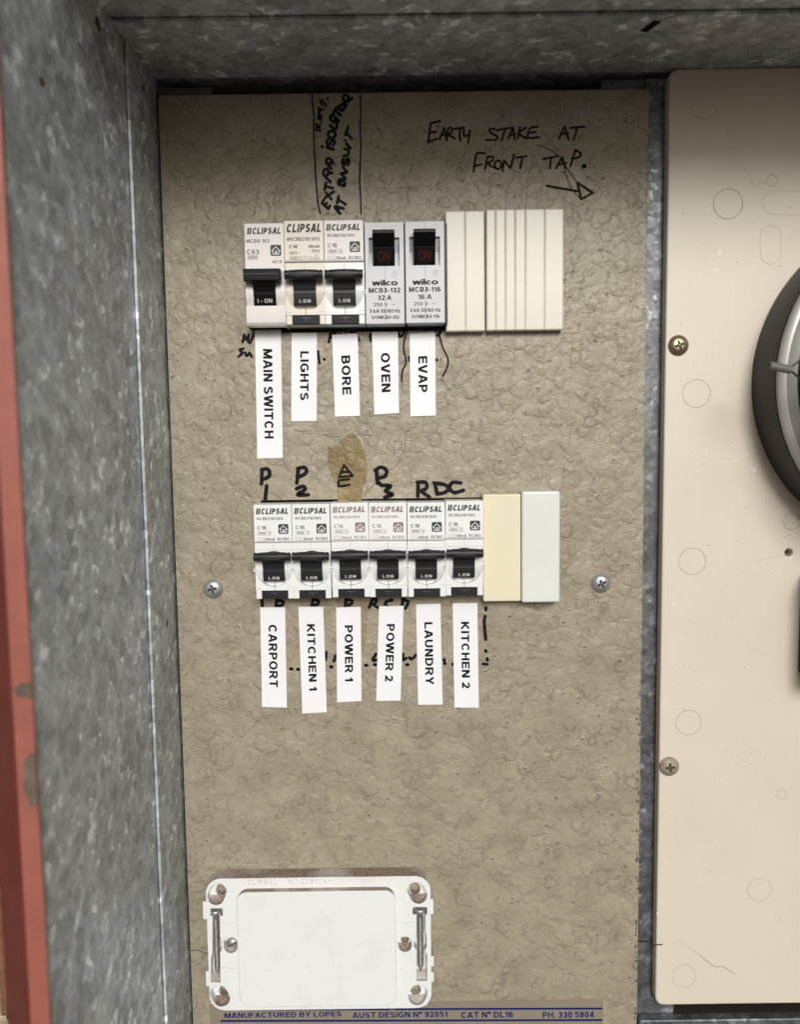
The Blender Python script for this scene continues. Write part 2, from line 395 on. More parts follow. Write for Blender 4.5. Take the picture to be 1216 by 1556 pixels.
def galv(name, lo=.12, hi=.36, scale=150, metal=.55, rough=.42, tint=(1, 1.01, .99), warp=.85):
    """zinc spangle: flat crystals of different brightness"""
    mt = bpy.data.materials.new(name); mt.use_nodes = True
    nt = mt.node_tree; b = nt.nodes['Principled BSDF']; N, L = nt.nodes.new, nt.links.new
    geo = N('ShaderNodeNewGeometry')
    wv = N('ShaderNodeTexNoise'); wv.inputs['Scale'].default_value = scale*1.3; wv.inputs['Detail'].default_value = 3
    L(geo.outputs['Position'], wv.inputs['Vector'])
    sub = N('ShaderNodeVectorMath'); sub.operation = 'SUBTRACT'; sub.inputs[1].default_value = (.5, .5, .5); L(wv.outputs['Color'], sub.inputs[0])
    scl = N('ShaderNodeVectorMath'); scl.operation = 'SCALE'; scl.inputs['Scale'].default_value = warp/scale; L(sub.outputs[0], scl.inputs[0])
    add = N('ShaderNodeVectorMath'); L(geo.outputs['Position'], add.inputs[0]); L(scl.outputs[0], add.inputs[1])
    va = N('ShaderNodeTexVoronoi'); va.inputs['Scale'].default_value = scale; L(add.outputs[0], va.inputs['Vector'])
    vb = N('ShaderNodeTexVoronoi'); vb.inputs['Scale'].default_value = scale*2.1; L(add.outputs[0], vb.inputs['Vector'])
    sa = N('ShaderNodeSeparateColor'); L(va.outputs['Color'], sa.inputs[0]); sb = N('ShaderNodeSeparateColor'); L(vb.outputs['Color'], sb.inputs[0])
    mix = N('ShaderNodeMath'); mix.operation = 'MULTIPLY_ADD'; L(sb.outputs[0], mix.inputs[0]); mix.inputs[1].default_value = .45; 
    m0 = N('ShaderNodeMath'); m0.operation = 'MULTIPLY'; L(sa.outputs[0], m0.inputs[0]); m0.inputs[1].default_value = .55; L(m0.outputs[0], mix.inputs[2])
    cr = N('ShaderNodeValToRGB'); e = cr.color_ramp.elements
    e[0].position = .12; e[0].color = (lo*tint[0], lo*tint[1], lo*tint[2], 1)
    e[1].position = .80; e[1].color = ((lo*.45+hi*.55)*tint[0], (lo*.45+hi*.55)*tint[1], (lo*.45+hi*.55)*tint[2], 1)
    x = e.new(.93); x.color = (hi*1.25*tint[0], hi*1.25*tint[1], hi*1.25*tint[2], 1)
    L(mix.outputs[0], cr.inputs[0])
    grime = N('ShaderNodeTexNoise'); grime.inputs['Scale'].default_value = 22; grime.inputs['Detail'].default_value = 5; L(geo.outputs['Position'], grime.inputs['Vector'])
    gm = N('ShaderNodeMapRange'); gm.inputs[1].default_value = .35; gm.inputs[2].default_value = .7; gm.inputs[3].default_value = .8; gm.inputs[4].default_value = 1.1; L(grime.outputs['Fac'], gm.inputs[0])
    mm = N('ShaderNodeMix'); mm.data_type = 'RGBA'; mm.blend_type = 'MULTIPLY'; mm.inputs[0].default_value = 1; L(cr.outputs[0], mm.inputs[6]); L(gm.outputs[0], mm.inputs[7])
    L(mm.outputs[2], b.inputs['Base Color'])
    b.inputs['Metallic'].default_value = metal
    rr_ = N('ShaderNodeMapRange'); rr_.inputs[3].default_value = rough-.08; rr_.inputs[4].default_value = rough+.12; L(sb.outputs[1], rr_.inputs[0]); L(rr_.outputs[0], b.inputs['Roughness'])
    bp = N('ShaderNodeBump'); bp.inputs['Strength'].default_value = .12; bp.inputs['Distance'].default_value = .0004; L(mix.outputs[0], bp.inputs['Height']); L(bp.outputs[0], b.inputs['Normal'])
    return mt

def dusty(name, col, dust=(.17, .105, .062), amount=1.0, rough=.4):
    """white moulded plastic with red-brown dust lying on its upward faces"""
    mt = bpy.data.materials.new(name); mt.use_nodes = True
    nt = mt.node_tree; b = nt.nodes['Principled BSDF']; N, L = nt.nodes.new, nt.links.new
    geo = N('ShaderNodeNewGeometry'); tc = N('ShaderNodeTexCoord')
    sx = N('ShaderNodeSeparateXYZ'); L(geo.outputs['True Normal'], sx.inputs[0])
    nz = N('ShaderNodeTexNoise'); nz.inputs['Scale'].default_value = 38; nz.inputs['Detail'].default_value = 4; L(geo.outputs['Position'], nz.inputs['Vector'])
    fi = N('ShaderNodeTexNoise'); fi.inputs['Scale'].default_value = 1500; fi.inputs['Detail'].default_value = 3; L(geo.outputs['Position'], fi.inputs['Vector'])
    up = N('ShaderNodeMapRange'); up.inputs[1].default_value = .35; up.inputs[2].default_value = .75; L(sx.outputs['Z'], up.inputs[0])
    bl = N('ShaderNodeMapRange'); bl.inputs[1].default_value = .36; bl.inputs[2].default_value = .52; bl.inputs[3].default_value = .55; bl.inputs[4].default_value = 1; L(nz.outputs['Fac'], bl.inputs[0])
    gr = N('ShaderNodeMapRange'); gr.inputs[1].default_value = .38; gr.inputs[2].default_value = .58; gr.inputs[3].default_value = .7*amount; gr.inputs[4].default_value = 1.0*amount; L(fi.outputs['Fac'], gr.inputs[0])
    a1 = N('ShaderNodeMath'); a1.operation = 'MULTIPLY'; L(up.outputs[0], a1.inputs[0]); L(bl.outputs[0], a1.inputs[1])
    a2 = N('ShaderNodeMath'); a2.operation = 'MULTIPLY'; L(a1.outputs[0], a2.inputs[0]); L(gr.outputs[0], a2.inputs[1])
    sp = N('ShaderNodeTexNoise'); sp.inputs['Scale'].default_value = 620; sp.inputs['Detail'].default_value = 3; L(geo.outputs['Position'], sp.inputs['Vector'])
    spm = N('ShaderNodeMapRange'); spm.inputs[1].default_value = .72; spm.inputs[2].default_value = .76; spm.inputs[4].default_value = .55; L(sp.outputs['Fac'], spm.inputs[0])
    pa = N('ShaderNodeTexNoise'); pa.inputs['Scale'].default_value = 45; pa.inputs['Detail'].default_value = 6; L(geo.outputs['Position'], pa.inputs['Vector'])
    pam = N('ShaderNodeMapRange'); pam.inputs[1].default_value = .5; pam.inputs[2].default_value = .75; pam.inputs[3].default_value = 0.0; pam.inputs[4].default_value = .16; L(pa.outputs['Fac'], pam.inputs[0])
    mxa = N('ShaderNodeMath'); mxa.operation = 'MAXIMUM'; L(spm.outputs[0], mxa.inputs[0]); L(pam.outputs[0], mxa.inputs[1])
    mxb = N('ShaderNodeMath'); mxb.operation = 'MAXIMUM'; L(mxa.outputs[0], mxb.inputs[0]); L(a2.outputs[0], mxb.inputs[1])
    mx = N('ShaderNodeMix'); mx.data_type = 'RGBA'; L(mxb.outputs[0], mx.inputs[0]); mx.inputs[6].default_value = (*col, 1); mx.inputs[7].default_value = (*dust, 1)
    L(mx.outputs[2], b.inputs['Base Color']); b.inputs['Roughness'].default_value = rough; b.inputs['Specular IOR Level'].default_value = .35
    bp = N('ShaderNodeBump'); bp.inputs['Strength'].default_value = .15; bp.inputs['Distance'].default_value = .0003; L(sp.outputs['Fac'], bp.inputs['Height']); L(bp.outputs[0], b.inputs['Normal'])
    return mt

def brick_mat(name):
    mt = bpy.data.materials.new(name); mt.use_nodes = True
    nt = mt.node_tree; b = nt.nodes['Principled BSDF']; N, L = nt.nodes.new, nt.links.new
    geo = N('ShaderNodeNewGeometry')
    sx = N('ShaderNodeSeparateXYZ'); L(geo.outputs['Position'], sx.inputs[0])
    ax = N('ShaderNodeMath'); ax.inputs[1].default_value = 5.0; L(sx.outputs['X'], ax.inputs[0])
    az = N('ShaderNodeMath'); az.inputs[1].default_value = 5.0+.0085; L(sx.outputs['Z'], az.inputs[0])
    cb = N('ShaderNodeCombineXYZ'); L(ax.outputs[0], cb.inputs['X']); L(az.outputs[0], cb.inputs['Y'])
    br = N('ShaderNodeTexBrick'); br.inputs['Scale'].default_value = 1.0; br.inputs['Brick Width'].default_value = .24; br.inputs['Row Height'].default_value = .086
    br.inputs['Mortar Size'].default_value = .006; br.inputs['Mortar Smooth'].default_value = .2; br.inputs['Bias'].default_value = 0
    br.inputs['Color1'].default_value = (.20, .085, .045, 1); br.inputs['Color2'].default_value = (.14, .062, .035, 1); br.inputs['Mortar'].default_value = (.42, .33, .22, 1)
    L(cb.outputs[0], br.inputs['Vector'])
    nz = N('ShaderNodeTexNoise'); nz.inputs['Scale'].default_value = 160; nz.inputs['Detail'].default_value = 6; L(geo.outputs['Position'], nz.inputs['Vector'])
    mr = N('ShaderNodeMapRange'); mr.inputs[1].default_value = .3; mr.inputs[2].default_value = .7; mr.inputs[3].default_value = .6; mr.inputs[4].default_value = 1.3; L(nz.outputs['Fac'], mr.inputs[0])
    mx = N('ShaderNodeMix'); mx.data_type = 'RGBA'; mx.blend_type = 'MULTIPLY'; mx.inputs[0].default_value = 1; L(br.outputs['Color'], mx.inputs[6]); L(mr.outputs[0], mx.inputs[7])
    L(mx.outputs[2], b.inputs['Base Color']); b.inputs['Roughness'].default_value = .9
    bp = N('ShaderNodeBump'); bp.inputs['Strength'].default_value = .6; bp.inputs['Distance'].default_value = .003
    sm = N('ShaderNodeMath'); sm.operation = 'MULTIPLY_ADD'; L(br.outputs['Fac'], sm.inputs[0]); sm.inputs[1].default_value = -1.5; L(nz.outputs['Fac'], sm.inputs[2]); L(sm.outputs[0], bp.inputs['Height']); L(bp.outputs[0], b.inputs['Normal'])
    return mt

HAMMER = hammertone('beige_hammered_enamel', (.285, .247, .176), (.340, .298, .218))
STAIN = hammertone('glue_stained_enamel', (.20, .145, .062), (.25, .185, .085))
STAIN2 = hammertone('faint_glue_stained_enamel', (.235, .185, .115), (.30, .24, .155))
GALV = galv('galvanised_steel', lo=.36, hi=.98, scale=175, metal=.12, rough=.5, tint=(.92, 1.0, 1.02), warp=.6)
GALVB = galv('galvanised_strip', lo=.10, hi=.31, scale=230, metal=.5, tint=(.95, 1.0, 1.05))
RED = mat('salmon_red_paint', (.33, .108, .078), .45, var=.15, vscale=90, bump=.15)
DRED = mat('deep_red', (.15, .032, .026), .4, var=.25, vscale=70, bump=.15)  # deeper red on the sloping rim return
BARE = mat('worn_bare_metal', (.17, .13, .10), .6, metal=.2, var=.6, vscale=110)
BRICK = brick_mat('brown_brick')
VOID = mat('dark_cavity', (.010, .009, .008), .9, spec=.1)
BROWN = mat('dark_brown_board', (.022, .013, .009), .8, var=.4, vscale=40)
WHITE = mat('white_plastic', (.78, .78, .77), .33, var=.05, vscale=90, speck=.10)
WARMW = mat('warm_white_plastic', (.74, .70, .67), .38, var=.06, vscale=90, speck=.12)
CREAM = mat('yellowed_plastic', (.73, .675, .59), .36, var=.07, vscale=90, speck=.14)
COOL = mat('pale_grey_plastic', (.56, .57, .585), .42, var=.05, vscale=120, speck=.10)
BLACK = mat('black_plastic', (.020, .0205, .022), .42, spec=.28, var=.2, vscale=120, bump=.05)
GLOSSB = mat('gloss_black_plastic', (.006, .006, .007), .35, spec=.12)
CLIPB = mat('charcoal_plastic', (.014, .015, .017), .55, spec=.25, var=.2, vscale=150)
CLIPM = mat('charcoal_relief_and_highlight', (.075, .077, .08), .45)
SEAM = mat('seam_grey', (.22, .205, .19), .8)  # grey of the seams, notches and ring outlines
SEAMD = mat('dark_seam', (.07, .065, .06), .8)
INKG = mat('grey_print', (.055, .055, .06), .6, spec=.1)
INKL = mat('pale_grey_print', (.16, .16, .165), .6, spec=.1)
INKM = mat('faded_brown_print', (.22, .155, .145), .6)
INKB = mat('black_print', (.010, .010, .011), .6, spec=.1)
INKR = mat('dull_red_print', (.07, .015, .010), .6, spec=.1)
INKW = mat('white_print', (.62, .62, .60), .5)
PAPER = mat('white_label_tape', (.80, .80, .82), .42, var=.02, vscale=50, bump=.03, bscale=150)
MARK = mat('black_marker_ink', (.010, .007, .010), .6, spec=.12, var=.3, vscale=300)
PEN = mat('brown_black_pen', (.018, .011, .008), .6, spec=.1)
SCUFF = mat('grey_scuff', (.13, .115, .10), .6)
SCUFFL = mat('pale_scuff', (.42, .38, .33), .5)
CHIP = mat('chipped_grey_paint', (.15, .15, .155), .5, metal=.3, var=.4, vscale=400)
BLUE = mat('navy_print', (.006, .010, .10), .6, spec=.1)
STICK = mat('clear_sticker_film', (.25, .22, .165), .3, var=.12, vscale=60, bump=.25, bscale=160)
IVORY = mat('ivory_plastic', (.66, .63, .535), .33, var=.05, vscale=30)
YELLOW = mat('pale_yellow_plastic', (.72, .665, .48), .4, var=.03, vscale=30)
PEARL = mat('pearl_white_plastic', (.69, .70, .67), .35, var=.06, vscale=25)
METERP = mat('beige_meter_panel_plastic', (.65, .585, .485), .42, var=.05, vscale=14, bump=.03, bscale=60, speck=.12)
GROOVE = mat('dirty_groove', (.25, .195, .14), .8)
SCRATCH = mat('white_scratch', (.74, .68, .58), .6)
JBOX = dusty('dusty_white_plastic', (.74, .74, .73))
ZINC = mat('zinc_plated_steel', (.52, .52, .53), .36, metal=.7, var=.25, vscale=300)
DZINC = mat('dull_threaded_steel', (.34, .33, .31), .42, metal=.7, var=.35, vscale=400)
BRASS = mat('yellow_zinc_steel', (.42, .35, .22), .36, metal=.85, var=.3, vscale=300)
PUTTY = mat('dusty_painted_screw', (.34, .29, .21), .55, metal=.2, var=.3, vscale=300)
RECESS = mat('dark_recess', (.03, .022, .018), .7)
BAKE = mat('dark_brown_bakelite', (.020, .0175, .016), .5, spec=.3, var=.35, vscale=30, bump=.08)
RIM = mat('moulded_glass_rim', (.40, .385, .36), .3, metal=.2, var=.2, vscale=60)
DIAL = mat('olive_dial_plate', (.36, .34, .22), .5)
LEADG = mat('grey_green_seal', (.13, .14, .115), .5, var=.25, vscale=250)
WIRE = mat('dark_wire', (.06, .055, .05), .4, metal=.6)
GROUNDM = mat('bounce_ground', (.085, .042, .019), .9, var=.3, vscale=4)
glass = bpy.data.materials.new('clear_glass'); glass.use_nodes = True
gb = glass.node_tree.nodes['Principled BSDF']; gb.inputs['Transmission Weight'].default_value = 1; gb.inputs['Roughness'].default_value = .03; gb.inputs['IOR'].default_value = 1.45

# ------------------------------------------------------------------ setting
bm = bmesh.new(); box(bm, -60000, 60000, -1330, -1300, -150, 60000)  # out-of-view ground, added to bounce warm light upward
tag(finish('ground', bm, GROUNDM), 'unseen brown ground below the wall, added for warm bounce', kind='structure')
bm = bmesh.new()
for a in ((-1500, -118, -1298, 900), (345, 1500, -1298, 900), (-118, 345, 172, 900), (-118, 345, -1298, -358)):
    box(bm, a[0], a[1], a[2], a[3], -110, 8)
stroke(bm, [P(12, 1533, 9), P(14, 1540, 9), P(12, 1547, 9)], 2.2, 8.6, mat=1)
tag(finish('brick_wall', bm, [BRICK, VOID]), 'brown brick wall with sandy mortar behind the red box rim', 'wall')

# ------------------------------------------------------------------ galvanised enclosure
XL, XR = -106.2, 113.3               # switch panel edges
CEIL = 159.2
mb = empty('meter_box', (0, -8, -340), 'galvanised steel meter box with red painted rim round the panels', 'meter box')
L0 = (0, 8, 340)
def part(name, bm, mats, parent=mb, smooth=0): return finish(name, bm, mats, parent, smooth, loc=L0 if parent is mb else (0, 0, 0))
bm = bmesh.new(); box(bm, -109.2, -107.75, -342, 162.6, -60, 147.2); part('side_wall', bm, GALV)
bm = bmesh.new(); box(bm, -107.4, XL, -342, CEIL, -3, 37, .15); part('wall_flange', bm, GALV)
bm = bmesh.new(); box(bm, 332, 333.4, -342, 162.6, -60, 147.2); part('side_wall', bm, GALV)
bm = bmesh.new(); box(bm, -108.6, 332, 161.0, 162.4, -60, 147.2)
strokes(bm, [], 0, 0, 1, 1)
part('top_wall', bm, GALV)
bm = bmesh.new(); box(bm, -107.4, 331, CEIL, 160.6, 2.0, 51, .15)
# pen tick on the ceiling lip
part('top_flange', bm, GALV)
bm = bmesh.new(); box(bm, -108.6, 332, -342, -340.6, -60, 147.2); part('bottom_wall', bm, mat('low_bounce_brown', (.06, .038, .024), .9, var=.3, vscale=40))  # out-of-view floor, coloured dark to cut bounce onto the box top
bm = bmesh.new(); box(bm, -108.6, 332, -340.4, 160.9, -62, -60); part('back_wall', bm, BROWN)
bm = bmesh.new()
solid(bm, [rr(112.0, 131.5, -290, 157.8, .4, 2)], -3.2, -1.6)
part('centre_strip', bm, GALVB)
bm = bmesh.new(); box(bm, -105.6, -81.5, 140, 157.0, -4.2, -2.4, .3); part('bracket', bm, mat('rusty_galvanised_tab', (.15, .12, .10), .6, var=.4, vscale=90))
bm = bmesh.new(); box(bm, 92.5, 111.8, 140, 158.0, -4.2, -2.4, .3); part('bracket', bm, GALVB)
bm = bmesh.new(); box(bm, 113.6, 331, -300, -283.4, -1.0, 4, .6); part('bottom_rail', bm, GALVB)
RUST = mat('red_brown_rust', (.16, .055, .022), .9, var=.5, vscale=300)
def wall_patch(x, px, py, d, rz, rd):
    bm = bmesh.new(); z = P(px, py, d)[1]
    f = bm.faces.new([bm.verts.new(V(x, z+rz*random.uniform(.6, 1)*math.sin(a), d+rd*random.uniform(.6, 1)*math.cos(a))) for a in [2*math.pi*k/11 for k in range(11)]]); f.normal_update()
    if f.normal.x < 0: f.normal_flip()
    part('rust_spot', bm, RUST)
wall_patch(XL+.04, 257, 948, 14, 2.2, 1.6); wall_patch(XL+.04, 286, 1507, 4, 2.6, 1.2); wall_patch(XL+.04, 220, 133, 18, 1.6, 2.0)
wall_patch(-107.70, 148, 35, 66, 3.0, 4.0); wall_patch(-107.70, 33, 125, 118, 2.0, 2.5)
# ink tick on the top wall
bm = bmesh.new()
tx0, tz = P(985, 25, 40)
for q in ([(tx0+8, 68), (tx0+2, 62), (tx0-1, 58)], [(tx0-1, 58.5), (tx0-2, 52), (tx0-2.5, 52)]):
    pass
def ceil_quad(x0, d0, x1, d1, w):
    dx, dd = x1-x0, d1-d0; Ln = math.hypot(dx, dd); nx, nd = -dd/Ln*w/2, dx/Ln*w/2
    f = bm.faces.new([bm.verts.new(V(x, CEIL-.05, d)) for x, d in ((x0+nx, d0+nd), (x0-nx, d0-nd), (x1-nx, d1-nd), (x1+nx, d1+nd))])
    f.normal_update()
    if f.normal.z > 0: f.normal_flip()
ceil_quad(102.2, 47.0, 99.0, 38.5, 3.6); ceil_quad(107.5, 50.5, 102.2, 47.0, .6)
tag(part('ink_mark', bm, MARK), 'black ink tick on the galvanised top')
# red painted front rim
bm = bmesh.new()
def rim_profile(pts, z0, z1, mi=0):
    a = [bm.verts.new(V(x, z0, d)) for x, d in pts]; b = [bm.verts.new(V(x, z1, d)) for x, d in pts]
    n = len(pts); fs = [bm.faces.new(a), bm.faces.new(b)]
    for k in range(n): fs.append(bm.faces.new((a[k], b[k], b[(k+1) % n], a[(k+1) % n])))
    for f in fs: f.material_index = mi
    bmesh.ops.recalc_face_normals(bm, faces=fs)
rim_profile([(-106.8, 147.3), (-106.8, 148.6), (-112.4, 148.8), (-112.6, 147.3)], -342, 164)
rim_profile([(332, 147.3), (332, 148.6), (338, 148.6), (338, 147.3)], -342, 164)
box(bm, -112.4, 338, 164, 170, 147.3, 148.6, .3); box(bm, -112.4, 338, -348, -342, 147.3, 148.6, .3)
rim = part('front_rim', bm, RED)
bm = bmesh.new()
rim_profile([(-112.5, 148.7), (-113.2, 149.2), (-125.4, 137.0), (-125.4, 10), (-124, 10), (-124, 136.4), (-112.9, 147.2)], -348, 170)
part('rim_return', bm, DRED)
bm = bmesh.new()
for (y0, y1, f0, f1) in ((1036, 1062, .0, 1.02), (1142, 1228, .25, 1.02)):
    zt, zb = P(50, y0, 149)[1], P(55, y1, 149)[1]
    n_ = 26; lf, rt = [], []
    for k in range(n_+1):
        t_ = k/n_; z = zt+(zb-zt)*t_; e = math.sin(math.pi*t_)**.35
        lf.append((-106.9-5.3*(1-f0)*e*random.uniform(.82, 1.0), z+random.uniform(-.3, .3))); rt.append((-106.85, z))
    pts = lf+rt[::-1]
    poly(bm, pts, 148.95)
tag(finish('worn_patch', bm, BARE, rim), 'bare metal showing through the red paint')

# ------------------------------------------------------------------ switch panel
sp = empty('switch_panel', (0, 0, -330), 'beige hammered metal switch panel carrying two rows of breakers', 'switch panel')
LS = (0, 0, 330)
bm = bmesh.new()
solid(bm, [rr(XL+1.0, XR, -335, 153.0, 1.4, 5), rr(-65.2, 73.5, 48.6, 94.2, .6, 3), rr(-64.6, 71, -71.2, -27.9, .6, 3)], -2.0, 0, .5)
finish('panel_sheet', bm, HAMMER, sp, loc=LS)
bm = bmesh.new(); box(bm, -108, 113, -100, 110, -58, -57); finish('dark_backing', bm, VOID, sp, loc=LS)  # black sheet, coloured as the unlit interior behind the cutouts
# glue stains
bm = bmesh.new()
st = [(420,100),(450,96),(480,95),(490,70),(525,50),(540,36),(555,30),(572,40),(590,55),(597,75),(600,95),(615,112),(632,130),(633,165),(635,200),(634,250),(632,290),(620,312),(610,330),(612,365),(604,396),(560,392),(520,396),(478,398),(472,360),(470,310),(455,285),(440,260),(430,225),(425,190),(422,140)]
poly(bm, [P(380+(x+random.uniform(-3, 3))/3.576, 650+(y+random.uniform(-3, 3))/3.576, .03) for x, y in st], .03)
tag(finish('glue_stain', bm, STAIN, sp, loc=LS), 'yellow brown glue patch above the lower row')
bm = bmesh.new()
st = [(430,40),(575,42),(572,120),(566,200),(560,270),(545,282),(520,270),(440,262),(400,250),(398,225),(415,190),(425,120)]
poly(bm, [P(380+(x+random.uniform(-4, 4))/3.2, 900+(y+random.uniform(-4, 4))/3.2, .03) for x, y in st], .03)
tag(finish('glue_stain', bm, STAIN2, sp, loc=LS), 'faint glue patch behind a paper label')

def note(label, fn, mats=MARK):
    b = bmesh.new(); fn(b)
    return tag(finish('handwriting', b, mats, sp, loc=LS), label)
def ell(cx, cy, rx, ry, a0=0, a1=360, rot=0, n=12):
    o = []
    for k in range(n+1):
        a = R_(a0+(a1-a0)*k/n); x, y = rx*math.cos(a), ry*math.sin(a)
        o.append((cx+x*math.cos(R_(rot))-y*math.sin(R_(rot)), cy+x*math.sin(R_(rot))+y*math.cos(R_(rot))))
    return o
def n1(b):
    A = dict(ox=465, oy=135, sc=7.78)
    strokes(b, [[(72,70),(75,170),(92,300),(93,640),(105,830),(112,1000),(125,1180),(140,1340),(160,1440),(168,1475)],
                [(643,75),(648,300),(640,420),(645,560),(650,700),(640,900),(635,1100),(645,1260),(650,1400),(652,1475)]], w=14, **A)
    strokes(b, [[(118,488),(170,492)], [(122,415),(160,448),(130,440)], [(122,425),(168,450),(125,460)], [(178,408)],
                [(140,350),(182,372)], [(182,372),(145,325)], [(145,325),(186,335)], [(186,335),(150,290)], [(150,232),(182,250),(160,262)], [(150,290),(158,240)], [(205,240)],
                [(200,140),(176,146),(172,168),(195,182),(212,170),(232,178),(232,205)], [(255,112),(258,122)]], w=20, **A)
    strokes(b, [[(190,1348),(265,1420)], [(190,1348),(212,1312)], [(226,1382),(246,1350)], [(265,1420),(284,1382)],
                [(238,1228),(300,1305)], [(326,1216),(225,1288)],
                [(220,1192),(238,1112)], [(228,1152),(316,1174)],
                [(205,1012),(290,1105)], [(205,1012),(212,965),(250,948),(264,985),(238,1038)], [(258,1005),(312,990)],
                [(298,942),(240,865),(256,822),(285,828),(322,876)], [(272,908),(302,855)],
                [(245,690),(325,716)], [(262,598),(243,632),(267,666),(290,632),(314,598),(338,632),(319,666)],
                ell(305,540,44,42), [(286,430),(346,482),(368,428)],
                [(372,402),(300,372),(288,335),(312,315),(390,380)], [(338,395),(352,335)],
                [(322,322),(334,262),(388,205)], [(348,256),(408,312)], ell(428,220,26,38,0,360,20),
                [(478,200),(440,118),(452,76),(490,80),(502,120),(474,160)], [(496,150),(545,112)],
                [(404,1475),(338,1398),(380,1396),(442,1416)], [(368,1440),(400,1400)], [(368,1352),(386,1270)], [(378,1306),(470,1366)],
                [(455,1146),(384,1128),(388,1078),(436,1066),(456,1102),(452,1142)], [(400,1116),(428,1086)],
                [(470,1060),(412,1002)], [(412,1002),(488,985)], [(488,985),(440,930)],
                [(446,824),(430,862),(450,900),(470,862),(490,824),(510,862),(494,900)], [(450,790),(488,786),(505,755),(492,716),(455,712)],
                [(480,652),(526,702)], [(466,612)], [(465,545),(498,455)], [(472,512),(540,590)]], w=25, **A)
    strokes(b, [[(190,676),(195,690)]], w=22, **A)
note('marker note reading extra isolator, written upwards between two lines', n1)
def n2(b):
    A = dict(ox=640, oy=170, sc=4.677)
    strokes(b, [[(135,65),(65,82)], [(68,80),(52,215)], [(48,216),(115,190)], [(60,150),(106,140)],
                [(132,192),(165,113)], [(165,113),(182,205)], [(140,166),(178,160)],
                [(182,205),(192,120)], [(190,120),(218,113),(216,145),(192,162)], [(192,160),(242,190)],
                [(226,124),(306,112)], [(280,118),(274,165),(280,205)], [(306,130),(308,172),(345,158)], [(347,132),(335,220)],
                [(526,120),(487,126),(500,152),(546,178),(522,200),(462,200)], [(538,132),(640,112)], [(598,122),(574,202)],
                [(620,192),(654,112)], [(654,112),(668,196)], [(632,166),(670,160)],
                [(702,110),(690,186)], [(746,112),(698,152),(752,190)], [(830,105),(776,118),(762,182),(842,180)], [(768,150),(816,142)],
                [(980,190),(1022,105)], [(1022,105),(1050,196)], [(992,160),(1046,150)], [(1066,112),(1165,105)], [(1112,110),(1086,202)],
                [(456,295),(402,293),(386,330),(375,426)], [(380,386),(432,374)],
                [(455,406),(472,320)], [(470,320),(506,318),(510,345),(470,366)], [(470,366),(530,402)], ell(548,376,24,30,-60,290),
                [(580,422),(590,345)], [(590,345),(636,400)], [(636,400),(662,303)], [(678,326),(750,314)], [(722,320),(706,402)],
                [(870,335),(976,314)], [(926,325),(916,402)], [(960,402),(1006,320)], [(1006,320),(1025,402)], [(974,378),(1032,362)],
                [(1064,385),(1098,270)], [(1095,270),(1138,298),(1114,326),(1072,332)]], w=11, curve=True, **A)
    strokes(b, [[(1160,384),(1164,386)]], w=22, **A)
    C = dict(ox=630, oy=150, sc=3.286)
    strokes(b, [[(660,434),(812,462)], [(815,420),(833,502)], [(833,502),(892,470)], [(892,470),(815,420)]], w=9, curve=False, **C)
    strokes(b, [[(612,230),(690,262),(745,322),(815,424)], [(752,362),(780,440),(830,500)]], w=3.2, **C)
note('pen note reading earth stake at front tap, with an arrow', n2, PEN)
for w_, st_ in (('P1', [[(62,304),(65,228)],[(62,228),(98,226),(104,262),(72,280)],[(90,316),(82,388)]]),
    ('P2', [[(254,300),(262,222)],[(258,222),(298,216),(304,245),(264,268)],[(252,332),(285,318),(300,335),(256,364),(316,364)]]),
    ('A C', [[(484,268),(510,204)], [(512,204),(558,262)], [(484,268),(556,262)], [(500,240),(538,240)], [(538,280),(486,286),(482,304),(484,318),(540,310)]]),
    ('P3', [[(686,226),(694,302)],[(680,232),(712,214),(742,232),(734,262),(700,274)],[(705,300),(716,312),(766,316),(736,344),(775,362),(732,378)]]),
    ('RDC', [[(912,372),(914,296)],[(910,296),(955,298),(958,330),(920,344)],[(925,342),(975,376)],[(1018,360),(1004,302)],[(1000,300),(1060,310),(1080,334),(1052,354),(1016,360)],[(1146,300),(1100,298),(1086,328),(1110,352),(1160,340)]])):
    b = bmesh.new(); strokes(b, st_, 380, 650, 3.576, 10 if w_ == 'A C' else 16); tag(finish('handwriting', b, MARK, sp, loc=LS), 'black marker letters %s above the lower breakers' % w_)
def n4(b):
    A = dict(ox=380, oy=900, sc=3.2)
    strokes(b, [[(57,36),(60,68)], [(126,64),(130,36)], [(128,40),(160,44),(156,62),(126,66)], [(300,66),(305,36)], [(305,38),(332,40),(326,60),(302,60)],
                [(464,66),(466,34)], [(466,36),(496,40),(490,58),(466,62)], [(580,74),(596,30)], [(594,34),(614,36),(608,54),(590,56)], [(592,56),(626,76)],
                [(692,38),(662,46),(660,62),(668,68)], [(736,78),(746,32)], [(742,36),(770,46),(756,78)],
                [(370,292),(368,326)], [(416,308),(408,334)], [(612,300),(598,330),(622,328)], [(745,300),(742,328),(760,320)], [(806,306),(788,324),(776,318)]], w=12, **A)
    strokes(b, [[(197,372),(203,373)], [(231,374),(236,375)], [(392,361),(398,363)], [(562,355),(568,355)], [(606,352),(611,352)], [(762,352),(769,352)], [(986,350),(990,350)], [(945,328),(945,331)], [(947,344),(948,347)],
                [(1148,74),(1148,86)], [(1144,116),(1140,140),(1142,165)], [(1140,165),(1144,196),(1147,230)], [(1147,283),(1148,288)], [(1154,322),(1156,330)], [(1134,348),(1154,350)]], w=12, **A)
note('marker letters and dots half hidden by the lower paper labels', n4)
